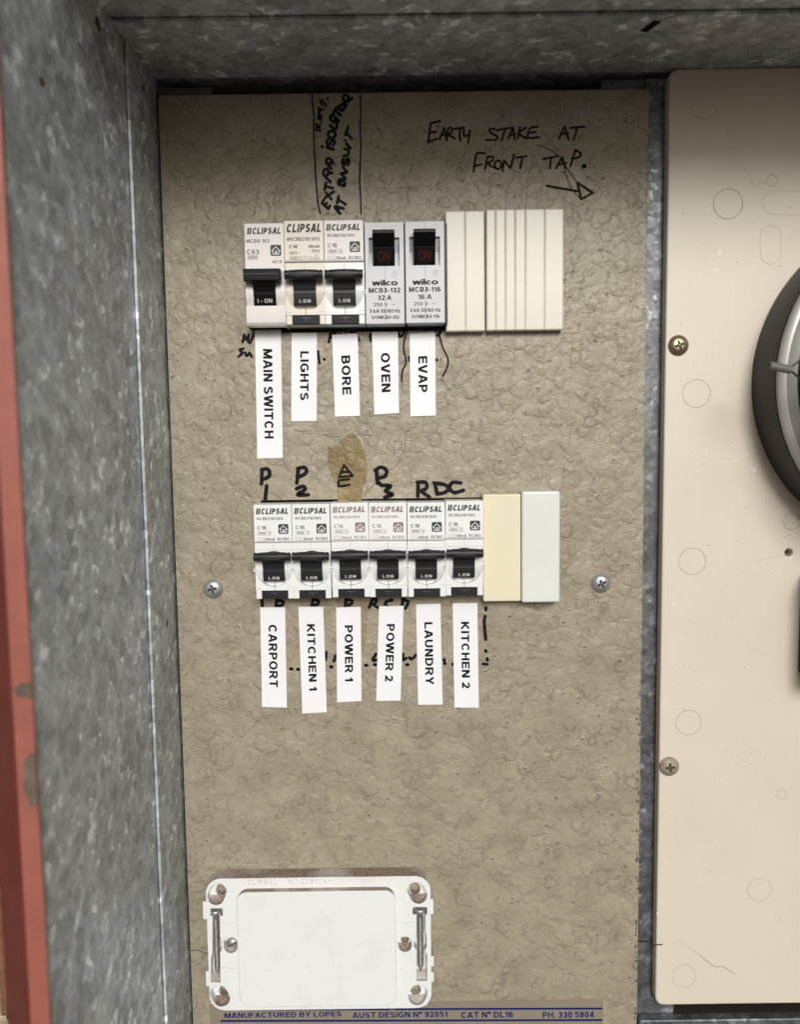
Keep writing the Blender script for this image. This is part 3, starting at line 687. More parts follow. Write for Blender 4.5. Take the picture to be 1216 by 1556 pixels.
def n5(b):
    A = dict(ox=355, oy=490, sc=3.525)
    strokes(b, [[(48,106),(56,66)], [(56,66),(66,92)], [(66,92),(80,66)], [(80,66),(78,106)], [(88,110),(108,64)], [(52,140),(32,148),(46,164),(26,182)], [(60,160),(70,180),(84,164),(96,182)],
                [(510,106),(520,58)], [(516,60),(546,56)], [(514,82),(536,78)], [(572,60),(574,68)], [(604,56),(600,66)], [(640,50),(626,54),(640,62)], [(656,54),(672,96)],
                [(746,54),(732,70),(736,96)], [(888,50),(884,72),(906,70),(912,48)], [(1078,72),(1080,42)], [(1078,42),(1104,34),(1110,50),(1094,70)], [(452,155),(460,218)]], w=11, **A)
    strokes(b, [[(484,197),(487,199)], [(1086,200),(1088,202)], [(941,185),(942,205)]], w=11, **A)
    strokes(b, [[(930,45),(910,130),(925,210),(905,260),(900,315)], [(1098,50),(1120,130),(1150,200),(1140,250),(1120,288)]], w=7, **A)
note('old marker words partly covered by the upper paper labels', n5)
def scuffs(b):
    A = dict(ox=380, oy=650, sc=3.576)
    strokes(b, [[(860,5),(845,60),(840,115),(800,200),(745,235)], [(640,320),(620,375)], [(690,290),(640,345),(620,372)], [(785,100),(782,150)], [(860,125),(905,132),(940,128)], [(400,40),(480,50)], [(590,35),(660,42)], [(240,8),(270,20),(330,14)], [(300,30),(340,34)], [(190,205),(230,245)]], w=3, **A)
    C = dict(ox=630, oy=150, sc=3.286)
    strokes(b, [[(585,50),(640,160),(720,262)], [(600,285),(572,390),(556,548)], [(270,520),(296,522),(300,552)], [(235,528),(234,550)], [(460,450),(458,540)]], w=2.6, **C)
    for _ in range(26):
        x, y = random.gauss(901, 8), random.gauss(458, 9)
        q = P(x, y); stroke(b, [q, (q[0]+random.uniform(-.7, .7), q[1]+random.uniform(-1, 1))], random.uniform(.15, .4), .05)
    for _ in range(30):
        x, y = random.gauss(862, 4), random.uniform(400, 500)
        q = P(x, y); stroke(b, [q, (q[0]+random.uniform(-.3, .3), q[1]+random.uniform(-1.4, 1.4))], random.uniform(.12, .35), .05)
    for _ in range(22):
        x, y = random.gauss(360, 8), random.gauss(364, 6)
        q = P(x, y); stroke(b, [q, (q[0]+random.uniform(-.6, .6), q[1]+random.uniform(-.6, .6))], random.uniform(.12, .3), .05)
    for _ in range(150):
        x, y = random.uniform(262, 965), random.uniform(160, 1500)
        q = P(x, y); stroke(b, [q, (q[0]+random.uniform(-.3, .3), q[1]+random.uniform(-.4, .4))], random.uniform(.12, .32), .05)
    for _ in range(22):
        x, y = random.uniform(440, 700), random.uniform(630, 700)
        q = P(x, y); a = random.uniform(-.5, .5); Ln = random.uniform(1, 5)
        stroke(b, [q, (q[0]+Ln*math.cos(a), q[1]+Ln*math.sin(a))], random.uniform(.08, .2), .05)
    strokes(b, [[(283,1446),(300,1444),(312,1449),(318,1445),(325,1443)], [(312,1449),(320,1449)]], 0, 0, 1, 1.6, d=.2)
b = bmesh.new(); scuffs(b); finish('scuff_marks', b, SCUFF, sp, loc=LS)
b = bmesh.new()
for _ in range(110):
    y = random.choice((random.uniform(980, 1550), random.uniform(1050, 1550), random.uniform(200, 1000)))
    x = 984-(y-500)*.0145-abs(random.gauss(0, 2.2))-1.6
    cx, cz = P(x, y); r = random.uniform(.25, .85)
    poly(b, [(cx+r*random.uniform(.5, 1)*math.cos(a), cz+1.5*r*random.uniform(.5, 1)*math.sin(a)) for a in [2*math.pi*k/9 for k in range(9)]], .04+random.uniform(0, .05))
for x, y in ((263, 572), (258, 607), (270, 548), (262, 540)):
    cx, cz = P(x, y); r = random.uniform(.6, 1.2)
    poly(b, [(cx+r*random.uniform(.6, 1)*math.cos(a), cz+r*random.uniform(.6, 1)*math.sin(a)) for a in [2*math.pi*k/9 for k in range(9)]], .05)
finish('paint_chips', b, CHIP, sp, loc=LS)
b = bmesh.new()
for _ in range(260):
    x, y = random.gauss(380, 60) if random.random() < .6 else random.uniform(310, 650), 1316-abs(random.gauss(0, 9))
    cx, cz = P(x, y); r = random.uniform(.12, .4)
    poly(b, circ(cx, cz, r, 6), .04+random.uniform(0, .06))
finish('dust_grains', b, SCUFFL, sp, loc=LS)

# ------------------------------------------------------------------ maker sticker
bm = bmesh.new()
sx0, sz0 = P(318, 1526); sx1, sz1 = P(917, 1558)
box(bm, sx0, sx1, sz1-3, sz0, .04, .14)
stk = tag(finish('maker_sticker', bm, STICK), 'long clear sticker with navy print along the bottom of the panel', 'sticker')
bm = bmesh.new()
for (y0, y1) in ((1534.5, 1532.5), (1551.5, 1550)):
    a, b_ = P(335, y0, .2), P(916, y1, .2)
    poly(bm, [(a[0], a[1]-.5), (b_[0], b_[1]-.5), (b_[0], b_[1]+.5), (a[0], a[1]+.5)], .2)
for s, x0, x1 in (('MANUFACTURED BY LOPES', 341, 519), ('AUST DESIGN N\u00b0 92051', 536, 680), ('CAT N\u00b0 DL16', 701, 780), ('PH. 330 5804', 825, 903)):
    za, zb = P(x0, 1547.5, .2), P(x1, 1536.6, .2)
    text_box(bm, s, za[0], zb[0], za[1]+.1, zb[1], .2, bold=.012)
finish('lettering', bm, BLUE, stk)

# ------------------------------------------------------------------ breakers  (u across, v down from the top, h out; origin at top left of the module on the panel plane)
W, H = 17.5, 44.4
def house_icon(bm, u0, v0, s, d, ink, paper):
    solid(bm, [rr(u0, u0+s, -v0-s, -v0, s*.13, 4)], d-.02, d, 0, ink)
    k = s/10
    for pts in ([(1.4, 5.4), (5, 1.6), (8.6, 5.4)], [(2.1, 5), (2.1, 8.4), (8, 8.4), (8, 5)], [(4.4, 8.2), (4.4, 6.2), (5.0, 5.5), (6, 6), (6, 8.2)]):
        stroke(bm, [(u0+x*k, -v0-y*k) for x, y in pts], .85*k, d+.01, paper, curve=False, jitter=0)
def logo(bm, u0, u1, v0, v1, d, mi, bars=True):
    w = u1-u0; x = u0
    if bars:
        h = v1-v0
        for k in range(2):
            a = u0+w*(.0+.068*k); poly(bm, [(a, -v1), (a+w*.052, -v1), (a+w*.052+h*.14, -v0), (a+h*.14, -v0)], d, mi)
        x = u0+w*.165
    text_box(bm, 'CLIPSAL', x, u1, -v1, -v0, d, mat=mi, bold=.035, shear=.22, space=.93)
def front_face(bm, hole, h, v0, v1, u0=0.0, u1=W, mi=0):
    """front wall between v0 and v1 with a round opening (cu, cv, r); returns the rim vertices"""
    cu, cv, r = hole; n = 48; rim, out = [], []
    for k in range(n):
        a = 2*math.pi*k/n; c, s = math.cos(a), math.sin(a)
        rim.append(bm.verts.new(V(cu+r*c, -cv+r*s, h)))
        tx = (u1-cu)/c if c > 1e-9 else ((u0-cu)/c if c < -1e-9 else 1e9)
        tz = (cv-v0)/s if s > 1e-9 else ((cv-v1)/s if s < -1e-9 else 1e9)
        t = min(tx, tz); out.append(bm.verts.new(V(cu+t*c, -cv+t*s, h)))
    for k in range(n):
        f = bm.faces.new((rim[k], out[k], out[(k+1) % n], rim[(k+1) % n])); f.material_index = mi; f.normal_update()
        if f.normal.y > 0: f.normal_flip()
    # corner triangles
    for cx, cz in ((u0, -v0), (u1, -v0), (u0, -v1), (u1, -v1)):
        best = [k for k in range(n)]
        for k in range(n):
            A, B = out[k].co, out[(k+1) % n].co
            onv = lambda q: abs(q.x-cx) < 1e-4; onh = lambda q: abs(q.z-cz) < 1e-4
            if (onv(A) and onh(B)) or (onh(A) and onv(B)):
                f = bm.faces.new((out[k], bm.verts.new(V(cx, cz, h)), out[(k+1) % n])); f.material_index = mi; f.normal_update()
                if f.normal.y > 0: f.normal_flip()
    return rim
def dish(bm, rim, hole, hfun, mi=0):
    cu, cv, r = hole; n = len(rim); prev = rim
    for rr_ in (r-.15, r*.8, r*.55, r*.25):
        ring = []
        for k in range(n):
            a = 2*math.pi*k/n; u, v = cu+rr_*math.cos(a), cv-rr_*math.sin(a)
            ring.append(bm.verts.new(V(u, -v, hfun(u, v))))
        for k in range(n):
            f = bm.faces.new((prev[k], prev[(k+1) % n], ring[(k+1) % n], ring[k])); f.material_index = mi; f.normal_update()
            if f.normal.y > 0: f.normal_flip()
        prev = ring
    f = bm.faces.new(prev); f.material_index = mi; f.normal_update()
    if f.normal.y > 0: f.normal_flip()
def vseam(bm, u, v0, v1, d, w=.16, mi=0): poly(bm, [(u-w/2, -v1), (u+w/2, -v1), (u+w/2, -v0), (u-w/2, -v0)], d, mi)
def hseam(bm, u0, u1, v, d, w=.13, mi=0): poly(bm, [(u0, -v-w/2), (u1, -v-w/2), (u1, -v+w/2), (u0, -v+w/2)], d, mi)

def rcbo(label, loc, body, plate, ink, inkl, prints, group):
    t = empty('circuit_breaker', loc, label, 'circuit breaker', group)
    FH = 11.2
    bm = bmesh.new()
    box(bm, .06, W-.06, -H, -.2, -45, FH-3.2, .2, 1)
    box(bm, .06, W-.06, -21.2, -17.0, FH-3.4, FH, .12, 1)
    # rounded lower body with the round rocker opening
    hole = (W/2, 30.2, 8.45)
    rim_ = front_face(bm, hole, FH, 21.2, 40.3, .06, W-.06)
    drum = lambda u, v: .75+math.sqrt(max(0, 10.2**2-(v-29.2)**2))
    dish(bm, rim_, hole, drum)
    for (a, b_) in ((.06, 2.75), (14.75, W-.06)): box(bm, a, b_, -H, -40.3, FH-3.4, FH-.25, .35, 2)
    box(bm, .06, .3, -40.4, -21.0, FH-3.4, FH-.002); box(bm, W-.3, W-.06, -40.4, -21.0, FH-3.4, FH-.002)
    vseam(bm, W/2, 18.3, 21.5, FH+.02, .14, 1); vseam(bm, W/2+.05, 36.0, 40.5, FH+.02, .22, 2)
    hseam(bm, .3, 2.6, 39.2, FH+.02, .1, 1); hseam(bm, 14.4, W-.2, 38.8, FH+.02, .1, 1)
    hseam(bm, .1, W-.1, 17.75, FH+.02, .3, 1)  # grey strip painted as the shade below the rating plate edge
    for u in (.1, W-.1):
        lathe(bm, [(.95, FH-.4), (.95, FH+.1), (.7, FH+.12), (.55, FH-.15), (.3, FH-.3), (0, FH-.3)], (u, -30.6, 0), 'd', 18, 0)
        poly(bm, circ(u, -30.6, .5, 12), FH-.1, 1)
    finish('body', bm, [body, SEAM, SEAMD], t)
    bm = bmesh.new(); box(bm, .12, W-.12, -17.55, 0, -1, 12.0, .3, 2); hseam(bm, .3, W-.3, 17.0, 12.02, .12, 1)
    pl = finish('rating_plate', bm, [plate, SEAM], t)
    bm = bmesh.new(); prints(bm, 12.03); finish('printed_markings', bm, [ink, inkl, plate], pl)
    # toggle: gripped bar, stem and drum face
    bm = bmesh.new()
    prof = [(math.pi*2*k/20) for k in range(20)]
    lathe(bm, [(0, .35), (1.75, .35), (2.0, .6), (2.0, 1.7), (1.66, 1.75), (1.66, 2.1), (2.0, 2.15), (2.15, 5), (2.25, 8.7), (2.15, 12.4), (2.0, 15.2), (1.66, 15.25), (1.66, 15.6), (2.0, 15.65), (2.0, 16.7), (1.75, 16.95), (0, 16.95)], (0, -23.8, 15.6), 'x', 24)
    profile(bm, [(-24.0, 15.4), (-25.8, 14.6), (-27.3, 12.9), (-29.5, 12.25), (-29.7, 11.6), (-30.3, 11.6), (-30.5, 12.25), (-31.2, 12.3), (-31.4, 12.05), (-33.5, 11.85), (-35.7, 11.35), (-36.1, 10.6), (-36.1, 4), (-22, 4), (-22.5, 12)], 3.65, 13.5)
    tg = finish('toggle', bm, BLACK, t, smooth=30)
    bm = bmesh.new()
    for k in range(3): hseam(bm, 5.6-.5*k, 11.8+.5*k, 23.1+.75*k, 17.93-abs(k-1)*.16, .12)
    for f in bm.faces: f.material_index = 1
    text(bm, 'I.ON', space=2.4, fn=lambda a, b_: (6.15+4.9*a, -35.15+1.5*b_, 11.62+.30*b_+.03), mat=0, bold=.012)
    finish('lettering', bm, [INKW, CLIPM], tg)
    bm = bmesh.new(); box(bm, 2.85, 14.65, -H+.15, -40.35, FH-3.6, FH+.1, .2, 1, 0)
    hseam(bm, 6.9, 10.6, 41.6, FH+.13, .28, 1); vseam(bm, 8.75, 41.6, 43.2, FH+.135, .2, 1)
    finish('locking_clip', bm, [CLIPB, CLIPM], t)
    return t
def pr_lower(bm, d):
    # positions read in a crop where the module spans x 25..418, 22.4 px per mm
    X = lambda x, y: (x-27-(y-92)*.038)/22.5; Y = lambda y: (y-92)/22.2
    def T(s, x0, x1, y0, y1, mi=0, **k): text_box(bm, s, X(x0, y1), X(x1, y1), -Y(y1), -Y(y0), d, mat=mi, **k)
    logo(bm, X(57, 190), X(388, 190), Y(128), Y(192), d, 0)
    T('RCBE216/30S', 70, 337, 222, 251, bold=.008); T('C16', 74, 167, 310, 349, bold=.004); T('4500', 88, 162, 373, 400, bold=.006); T('3', 192, 210, 373, 400, bold=.006)
    frame(bm, X(75, 385), X(180, 385), -Y(408), -Y(365), .1, d, 1); frame(bm, X(178, 385), X(223, 385), -Y(408), -Y(365), .1, d+.01, 1)
    frame(bm, X(75, 450), X(147, 450), -Y(467), -Y(430), .1, d, 1)
    stroke(bm, [(X(85, 450), -Y(456)), (X(105, 450), -Y(440)), (X(120, 450), -Y(456)), (X(138, 450), -Y(440))], .1, d, 1, jitter=0)
    T('30mA', 156, 258, 433, 466, bold=.006); T('RCBO', 284, 406, 433, 464, bold=.006)
    house_icon(bm, X(290, 345), Y(294), 4.55, d+.02, 0, 2)
def pr_bore(bm, d):
    pr_lower(bm, d)
def pr_cream(bm, d):
    X = lambda x, y: (x-607-(y-60)*.03)/29.6; Y = lambda y: (y-58)/30.2
    def T(s, x0, x1, y0, y1, mi=0, **k): text_box(bm, s, X(x0, y1), X(x1, y1), -Y(y1), -Y(y0), d, mat=mi, **k)
    logo(bm, X(650, 215), X(1092, 215), Y(97), Y(215), d, 0, bars=False)
    T('4RCBE210/30S', 650, 1078, 272, 320, bold=.008); T('C10', 683, 790, 370, 415, bold=.02); T('30mA', 932, 1078, 370, 412, bold=.018)
    T('50Hz', 974, 1080, 430, 470); T('240V ~', 684, 830, 452, 494)
    frame(bm, X(690, 540), X(812, 540), -Y(570), -Y(516), .11, d, 0); frame(bm, X(808, 540), X(860, 540), -Y(570), -Y(516), .11, d+.01, 0); frame(bm, X(872, 540), X(978, 540), -Y(570), -Y(516), .11, d, 0)
    T('6000', 704, 795, 528, 558, bold=.01); T('3', 826, 844, 528, 558, bold=.01)
    stroke(bm, [(X(885, 540), -Y(556)), (X(910, 540), -Y(532)), (X(940, 540), -Y(556)), (X(966, 540), -Y(532))], .11, d, 0, jitter=0)
    a, b_, c = (X(1036, 490), -Y(486)), (X(990, 562), -Y(565)), (X(1082, 562), -Y(565))
    stroke(bm, [a, b_, c, a], .16, d, 0, curve=False, jitter=0)
    stroke(bm, [(X(1015, 550), -Y(552)), (X(1035, 530), -Y(528)), (X(1052, 550), -Y(552)), (X(1060, 550), -Y(538))], .16, d, 0, jitter=0)

GR1, GR2 = 'circuit breakers in the upper row', 'circuit breakers in the lower row'
ROWD = 0.0
z1 = 94.5
# upper row: single-pole main switch breaker
def main_breaker(loc):
    t = empty('circuit_breaker', loc, 'white main switch breaker at the left end of the upper row', 'circuit breaker', GR1)
    bm = bmesh.new(); FH = 11.4
    box(bm, .06, W-.06, -H, -.2, -45, 8, .2, 1)
    box(bm, .08, W-.08, -20.8, 0, -1, FH, .3, 2)
    profile(bm, [(-35.4, 8.0), (-35.4, 11.5), (-40.5, 11.5), (-42.6, 11.2), (-43.8, 10.2), (-44.4, 8.0), (-44.4, -1), (-35.4, -1)], .08, W-.08)
    ck = [(-20.6, 7), (-20.6, 11.3)]+[(-29.0+10.4*math.cos(R_(40+10*k)), 1.4+10.2*math.sin(R_(40+10*k))) for k in range(11)][2:10]+[(-35.3, 8.6), (-35.3, 7)]
    profile(bm, ck, .08, 3.5); profile(bm, ck, 13.3, W-.08)
    finish('body', bm, WARMW, t, smooth=20)
    bm = bmesh.new()
    X = lambda x, y: (x-92-(y-82)*.03)/29.6; Y = lambda y: (y-82)/30.6
    d = FH+.03
    def T(s, x0, x1, y0, y1, mi=0, **k): text_box(bm, s, X(x0, y1), X(x1, y1), -Y(y1), -Y(y0), d, mat=mi, **k)
    logo(bm, X(135, 225), X(570, 225), Y(137), Y(227), d, 0)
    T('MCB4-163', 126, 425, 287, 336, bold=.004); T('C63', 137, 292, 422, 486, bold=.004); T('4500', 152, 268, 508, 546, bold=.006)
    frame(bm, X(143, 525), X(275, 525), -Y(554), -Y(500), .12, d, 0); T('MCB', 468, 592, 566, 608)
    house_icon(bm, X(440, 430), Y(366), 4.7, d+.02, 0, 2)
    finish('printed_markings', bm, [INKL_D, INKL, WARMW], t)
    bm = bmesh.new()
    box(bm, .12, 16.2, -25.6, -20.4, 12.4, 17.2, .45, 2); hseam(bm, .5, 15.8, 22.6, 17.23, .18, 1)  # paler strip is a highlight painted along the bar
    profile(bm, [(-24.6, 17.0), (-26.4, 15.2), (-27.6, 13.1), (-29.2, 12.6), (-29.4, 11.9), (-29.9, 11.9), (-30.1, 12.4), (-31.0, 12.3), (-31.2, 12.0), (-35.3, 11.1), (-35.3, 4), (-21, 4), (-21, 13)], 3.55, 13.2)
    tg = finish('toggle', bm, [GLOSSB, CLIPM], t)
    bm = bmesh.new(); text(bm, 'I - ON', space=1.6, fn=lambda a, b_: (5.2+6.4*a, -34.1+1.75*b_, 11.42+.38*b_+.04), bold=.004); finish('lettering', bm, INKW, tg)
    return t
INKL_D = mat('dark_faded_print', (.085, .083, .083), .6, spec=.1)
main_breaker((-66.6, 0, z1-.3))
rcbo('yellowed cream breaker above the LIGHTS label', (-49.15, 0, z1+.5), CREAM, CREAM, INKL_D, INKL_D, pr_cream, GR1)
rcbo('white breaker above the BORE label', (-31.75, 0, z1+.45), WHITE, WARMW, INKL_D, INKL, pr_bore, GR1)

def grey_breaker(loc, label, model, amp, code):
    t = empty('circuit_breaker', loc, label, 'circuit breaker', GR1)
    bm = bmesh.new(); FH = 11.0
    solid(bm, [[(.12, -.2), (17.2, -.2), (17.2, -H+.6), (.12, -H+.6)], [(1.9, -6.8), (15.2, -6.8), (15.2, -18.9), (1.9, -18.9)]], -1, FH, .18)
    box(bm, .2, 17.1, -H+.7, -.3, -45, -1.0)
    # sloping pocket walls and floor
    profile(bm, [(-6.6, 9.6), (-12.5, 7.2), (-19.1, 8.8), (-19.1, 6), (-6.6, 6)], 1.8, 15.3)
    vseam(bm, W/2, .4, 6.6, FH+.015, .14, 1); vseam(bm, W/2+.05, 19.1, H-.9, FH+.015, .16, 1)
    for cv, n in ((3.1, 'I'), (22.4, '0')):
        lathe(bm, [(1.62, FH-.1), (1.62, FH+.12), (1.44, FH+.12), (1.44, FH-.1)], (13.1, -cv, 0), 'd', 28)
        if n == 'I': box(bm, 12.95, 13.15, -cv-.8, -cv+.8, FH-.1, FH+.12)
        else:
            stroke(bm, [(13.1+.42*math.cos(a), -cv+.9*math.sin(a)) for a in [2*math.pi*k/14 for k in range(15)]], .14, FH+.03, 1, curve=False, jitter=0)
        stroke(bm, [(13.1+1.44*math.cos(a), -cv+1.44*math.sin(a)) for a in [2*math.pi*k/28 for k in range(29)]], .13, FH+.015, 1, curve=False, jitter=0)
    finish('body', bm, [COOL, SEAM], t)
    bm = bmesh.new(); box(bm, 17.25, 18.6, -H+.4, -.4, -45, 8.5, .1); finish('side_plate', bm, BLACK, t)
    bm = bmesh.new(); d = FH+.03
    X = lambda x, y: (x-423-(y-45)*.012)/20.0; Y = lambda y: (y-45)/20.75
    def T(s, x0, x1, y0, y1, **k): text_box(bm, s, X(x0, y1), X(x1, y1), -Y(y1), -Y(y0), d, **k)
    T('wilco', 490, 718, 560, 613, bold=.024, space=.35); T(model, 462, 738, 630, 676, bold=.014); T(amp, 541, 661, 697, 742, bold=.012)
    T('250 V   ~', 503, 692, 765, 798); T('3 kA 50/60 Hz', 469, 738, 822, 857, bold=.012); T(code, 485, 728, 880, 912, bold=.016)
    finish('printed_markings', bm, INKB, t)
    bm = bmesh.new()
    profile(bm, [(-4.6, 10), (-4.7, 16.6), (-5.2, 17.2), (-6.2, 17.2), (-9.6, 14.6), (-11.0, 13.4), (-11.2, 12.6), (-11.4, 12.6), (-11.6, 13.1), (-18.0, 11.4), (-18.5, 10.8), (-18.5, 6), (-6, 6)], 3.7, 13.2)
    tg = finish('toggle', bm, GLOSSB, t)
    bm = bmesh.new(); text(bm, 'ON', lambda a, b_: (5.95+5.2*a, -17.0+4.2*b_, 11.70+1.10*b_+.05), bold=-.004); finish('lettering', bm, INKR, tg)
    return t
grey_breaker((-14.0, 0, z1-.25), 'pale grey breaker above the OVEN label', 'MCB3-132', '32 A', 'S/1/MCB3-132')
grey_breaker((3.75, 0, z1-.1), 'pale grey breaker beside the ivory blanking covers', 'MCB3-116', '16 A', 'S/1/MCB3-116')

# lower row: six alike
LN = ('CARPORT', 'KITCHEN 1', 'POWER 1', 'POWER 2', 'LAUNDRY', 'KITCHEN 2')
first = rcbo('white breaker above the CARPORT label', (-66.0, 0, -28.9), WHITE, WHITE, INKG, INKL, pr_lower, GR2)
PITCH = 17.27
first.scale = (PITCH/W, 1, 43.1/H)
brown = None
for i in range(1, 6):
    c = copy_thing(first)
    c.location = Vector((-66.0+PITCH*i, 0, -28.9+(0, .05, .25, .25, .0, .55)[i]))*.001
    c.rotation_euler.y = R_((0, .25, -.3, .15, -.1, .35)[i]); c.location.y = -(0, .0003, -.0001, .0004, .0, .0005)[i]
    c['label'] = 'white breaker above the %s label' % LN[i] + (' with faded brown print' if i in (2, 3) else '')
    if i in (2, 3):
        for ch in c.children:
            for g in ch.children:
                if g.name.startswith('printed_markings'):
                    if brown is None:
                        brown = g.data.copy(); brown.materials[0] = INKM
                    g.data = brown

# ------------------------------------------------------------------ blanking covers
def ribs(name, xs, z0, z1_, h, m_, label):
    bm = bmesh.new()
    for a, b_ in zip(xs, xs[1:]): box(bm, a-.12, b_+.12, z0, z1_, .3, h, .75, 4)
    box(bm, xs[0]+.3, xs[-1]-.3, z0+.3, z1_-.3, -8, h-.9)
    tag(finish(name, bm, m_), label, 'blanking cover', 'blanking covers beside the breakers')
G = lambda xs, d: [P(660+x/5.527, 410, d)[0] for x in xs]
ribs('blanking_cover', G((98, 262, 425), 5), 47.4, 100.2, 5, IVORY, 'narrow ivory blanking cover with a single groove beside the grey breaker')
ribs('blanking_cover', G((440, 517, 600, 682, 768, 930, 1088), 5), 47.5, 100.6, 5, IVORY, 'wide ivory blanking cover with several vertical grooves')
bm = bmesh.new(); box(bm, 37.75, 54.85, -75.0, -25.9, .3, 8.5, .5, 3)
tag(finish('blanking_cover', bm, YELLOW), 'plain pale yellow blanking cover beside the lower breakers', 'blanking cover', 'blanking covers beside the breakers')
bm = bmesh.new(); box(bm, 55.15, 72.6, -75.6, -24.7, .3, 9.5, .9, 3)
tag(finish('blanking_cover', bm, PEARL), 'plain white blanking cover at the right end of the lower row', 'blanking cover', 'blanking covers beside the breakers')

# ------------------------------------------------------------------ paper labels
def paper(s, c, ty, tx, extra=None):
    """c: corners TL TR BR BL in photo pixels, ty: text from/to fractions down, tx: across fractions"""
    q = [P(x, y, .25) for x, y in c]
    def at(a, b_):
        top = (q[0][0]+(q[1][0]-q[0][0])*a, q[0][1]+(q[1][1]-q[0][1])*a); bot = (q[3][0]+(q[2][0]-q[3][0])*a, q[3][1]+(q[2][1]-q[3][1])*a)
        return top[0]+(bot[0]-top[0])*b_, top[1]+(bot[1]-top[1])*b_
    ph = random.uniform(0, 6)
    lift = lambda a, b_: .26+.10*math.sin(7*b_+ph)*(.5+.5*a)+.10*(2*a-1)**4+.22*(2*b_-1)**6
    bm = bmesh.new(); na, nb = 8, 24
    gT = [[bm.verts.new(V(*at(i/na, j/nb), lift(i/na, j/nb))) for i in range(na+1)] for j in range(nb+1)]
    gB = [[bm.verts.new(V(*at(i/na, j/nb), lift(i/na, j/nb)-.12)) for i in range(na+1)] for j in range(nb+1)]
    for j in range(nb):
        for i in range(na):
            bm.faces.new((gT[j][i], gT[j+1][i], gT[j+1][i+1], gT[j][i+1])); bm.faces.new((gB[j][i], gB[j][i+1], gB[j+1][i+1], gB[j+1][i]))
    loop = [(0, i) for i in range(na)]+[(j, na) for j in range(nb)]+[(nb, i) for i in range(na, 0, -1)]+[(j, 0) for j in range(nb, 0, -1)]
    for k in range(len(loop)):
        a, b_ = loop[k], loop[(k+1) % len(loop)]
        bm.faces.new((gT[a[0]][a[1]], gT[b_[0]][b_[1]], gB[b_[0]][b_[1]], gB[a[0]][a[1]]))
    o = finish('paper_label', bm, PAPER, smooth=40, recalc=True)
    tag(o, 'white paper label reading %s in upright black capitals' % s if False else 'white paper label reading %s' % s, 'label', 'paper labels under the breakers')
    bm = bmesh.new()
    def fn(a, b_):
        A, B = tx[0]+(tx[1]-tx[0])*b_, ty[0]+(ty[1]-ty[0])*a
        x, z = at(A, B); return x, z, lift(A, B)+.05
    text(bm, s, fn, bold=.018)
    finish('lettering', bm, INKB, o)
def pl(s, c, y0, y1, x0, x1):
    yt = (c[0][1]+c[1][1])/2; yb = (c[2][1]+c[3][1])/2
    paper(s, c, ((y0-yt)/(yb-yt), (y1-yt)/(yb-yt)), (x0, x1))
pl('MAIN SWITCH', [(387.2, 499.5), (426.9, 500), (429.9, 696), (391, 696.7)], 530, 666, .29, .66)
pl('LIGHTS', [(443.2, 506), (481.7, 506), (481.4, 639.8), (442.6, 640)], 533.5, 608, .34, .68)
pl('BORE', [(504.8, 508.7), (543.5, 506.6), (547.4, 631.9), (509.2, 633)], 540, 599.5, .31, .68)
pl('OVEN', [(565.4, 504.9), (604.8, 504.3), (606.6, 627.4), (569, 630)], 536, 595.5, .31, .68)
pl('EVAP', [(622.9, 507.2), (661.7, 504.9), (662.3, 631.3), (623.8, 632.8)], 541, 596, .32, .69)
pl('CARPORT', [(395.3, 922.7), (433.2, 922.7), (436, 1075), (398.2, 1073.8)], 949, 1044, .30, .66)
pl('KITCHEN 1', [(453.4, 921.8), (491.2, 921.8), (496.7, 1081.8), (459.5, 1084)], 948, 1049, .30, .65)
pl('POWER 1', [(510.8, 923), (548.3, 922), (549.6, 1065), (512.4, 1067)], 950, 1035, .32, .67)
pl('POWER 2', [(576.2, 921.1), (613.4, 920.5), (608.9, 1064.5), (571.7, 1064.8)], 948, 1035, .32, .67)
pl('LAUNDRY', [(632.3, 918.2), (669.5, 917), (672.8, 1070.2), (635.6, 1070.6)], 945, 1040, .31, .67)
pl('KITCHEN 2', [(688.1, 916.3), (725.7, 916), (727.9, 1075), (690.7, 1075)], 944.5, 1045.5, .31, .67)

# ------------------------------------------------------------------ screws
def pan_screw(px, py, d0, m_, label, group, rot, dia=9.2, name='panel_screw'):
    x, z = P(px, py, d0+1)
    t = empty(name, (x, -d0, z), label, 'screw', group)
    r = dia/2
    bm = bmesh.new()
    lathe(bm, [(r, -.2), (r, .45), (r*.94, .8), (r*.72, 1.5), (r*.60, 1.85), (r*.40, 2.0), (0, 2.02)], (0, 0, 0), 'd', 40)
    finish('head', bm, m_, t, smooth=35)
    bm = bmesh.new(); c, s = math.cos(R_(rot)), math.sin(R_(rot))
    w, L = .55, 2.2
    pts = [(w, w), (w, L), (-w, L), (-w, w), (-L, w), (-L, -w), (-w, -w), (-w, -L), (w, -L), (w, -w), (L, -w), (L, w)]
    pts = [(x*(.8 if max(abs(x), abs(y)) > 1 and abs(x) <= w else 1), y) for x, y in pts]
    poly(bm, [(c*x-s*y, s*x+c*y) for x, y in pts], 2.06)
    finish('cross_recess', bm, RECESS, t)
    bm = bmesh.new(); poly(bm, [(c*x-s*y, s*x+c*y) for x, y in ((.3, .12), (.1, .35), (-.3, .1), (-.1, -.3), (.2, -.2))], 2.08); finish('recess_glint', bm, m_, t)
pan_screw(323, 895, 0, ZINC, 'zinc cross-head screw left of the lower breaker row', 'screws holding the switch panel', 12)
pan_screw(914.5, 886.5, 0, ZINC, 'zinc cross-head screw right of the white blanking cover', 'screws holding the switch panel', 25)

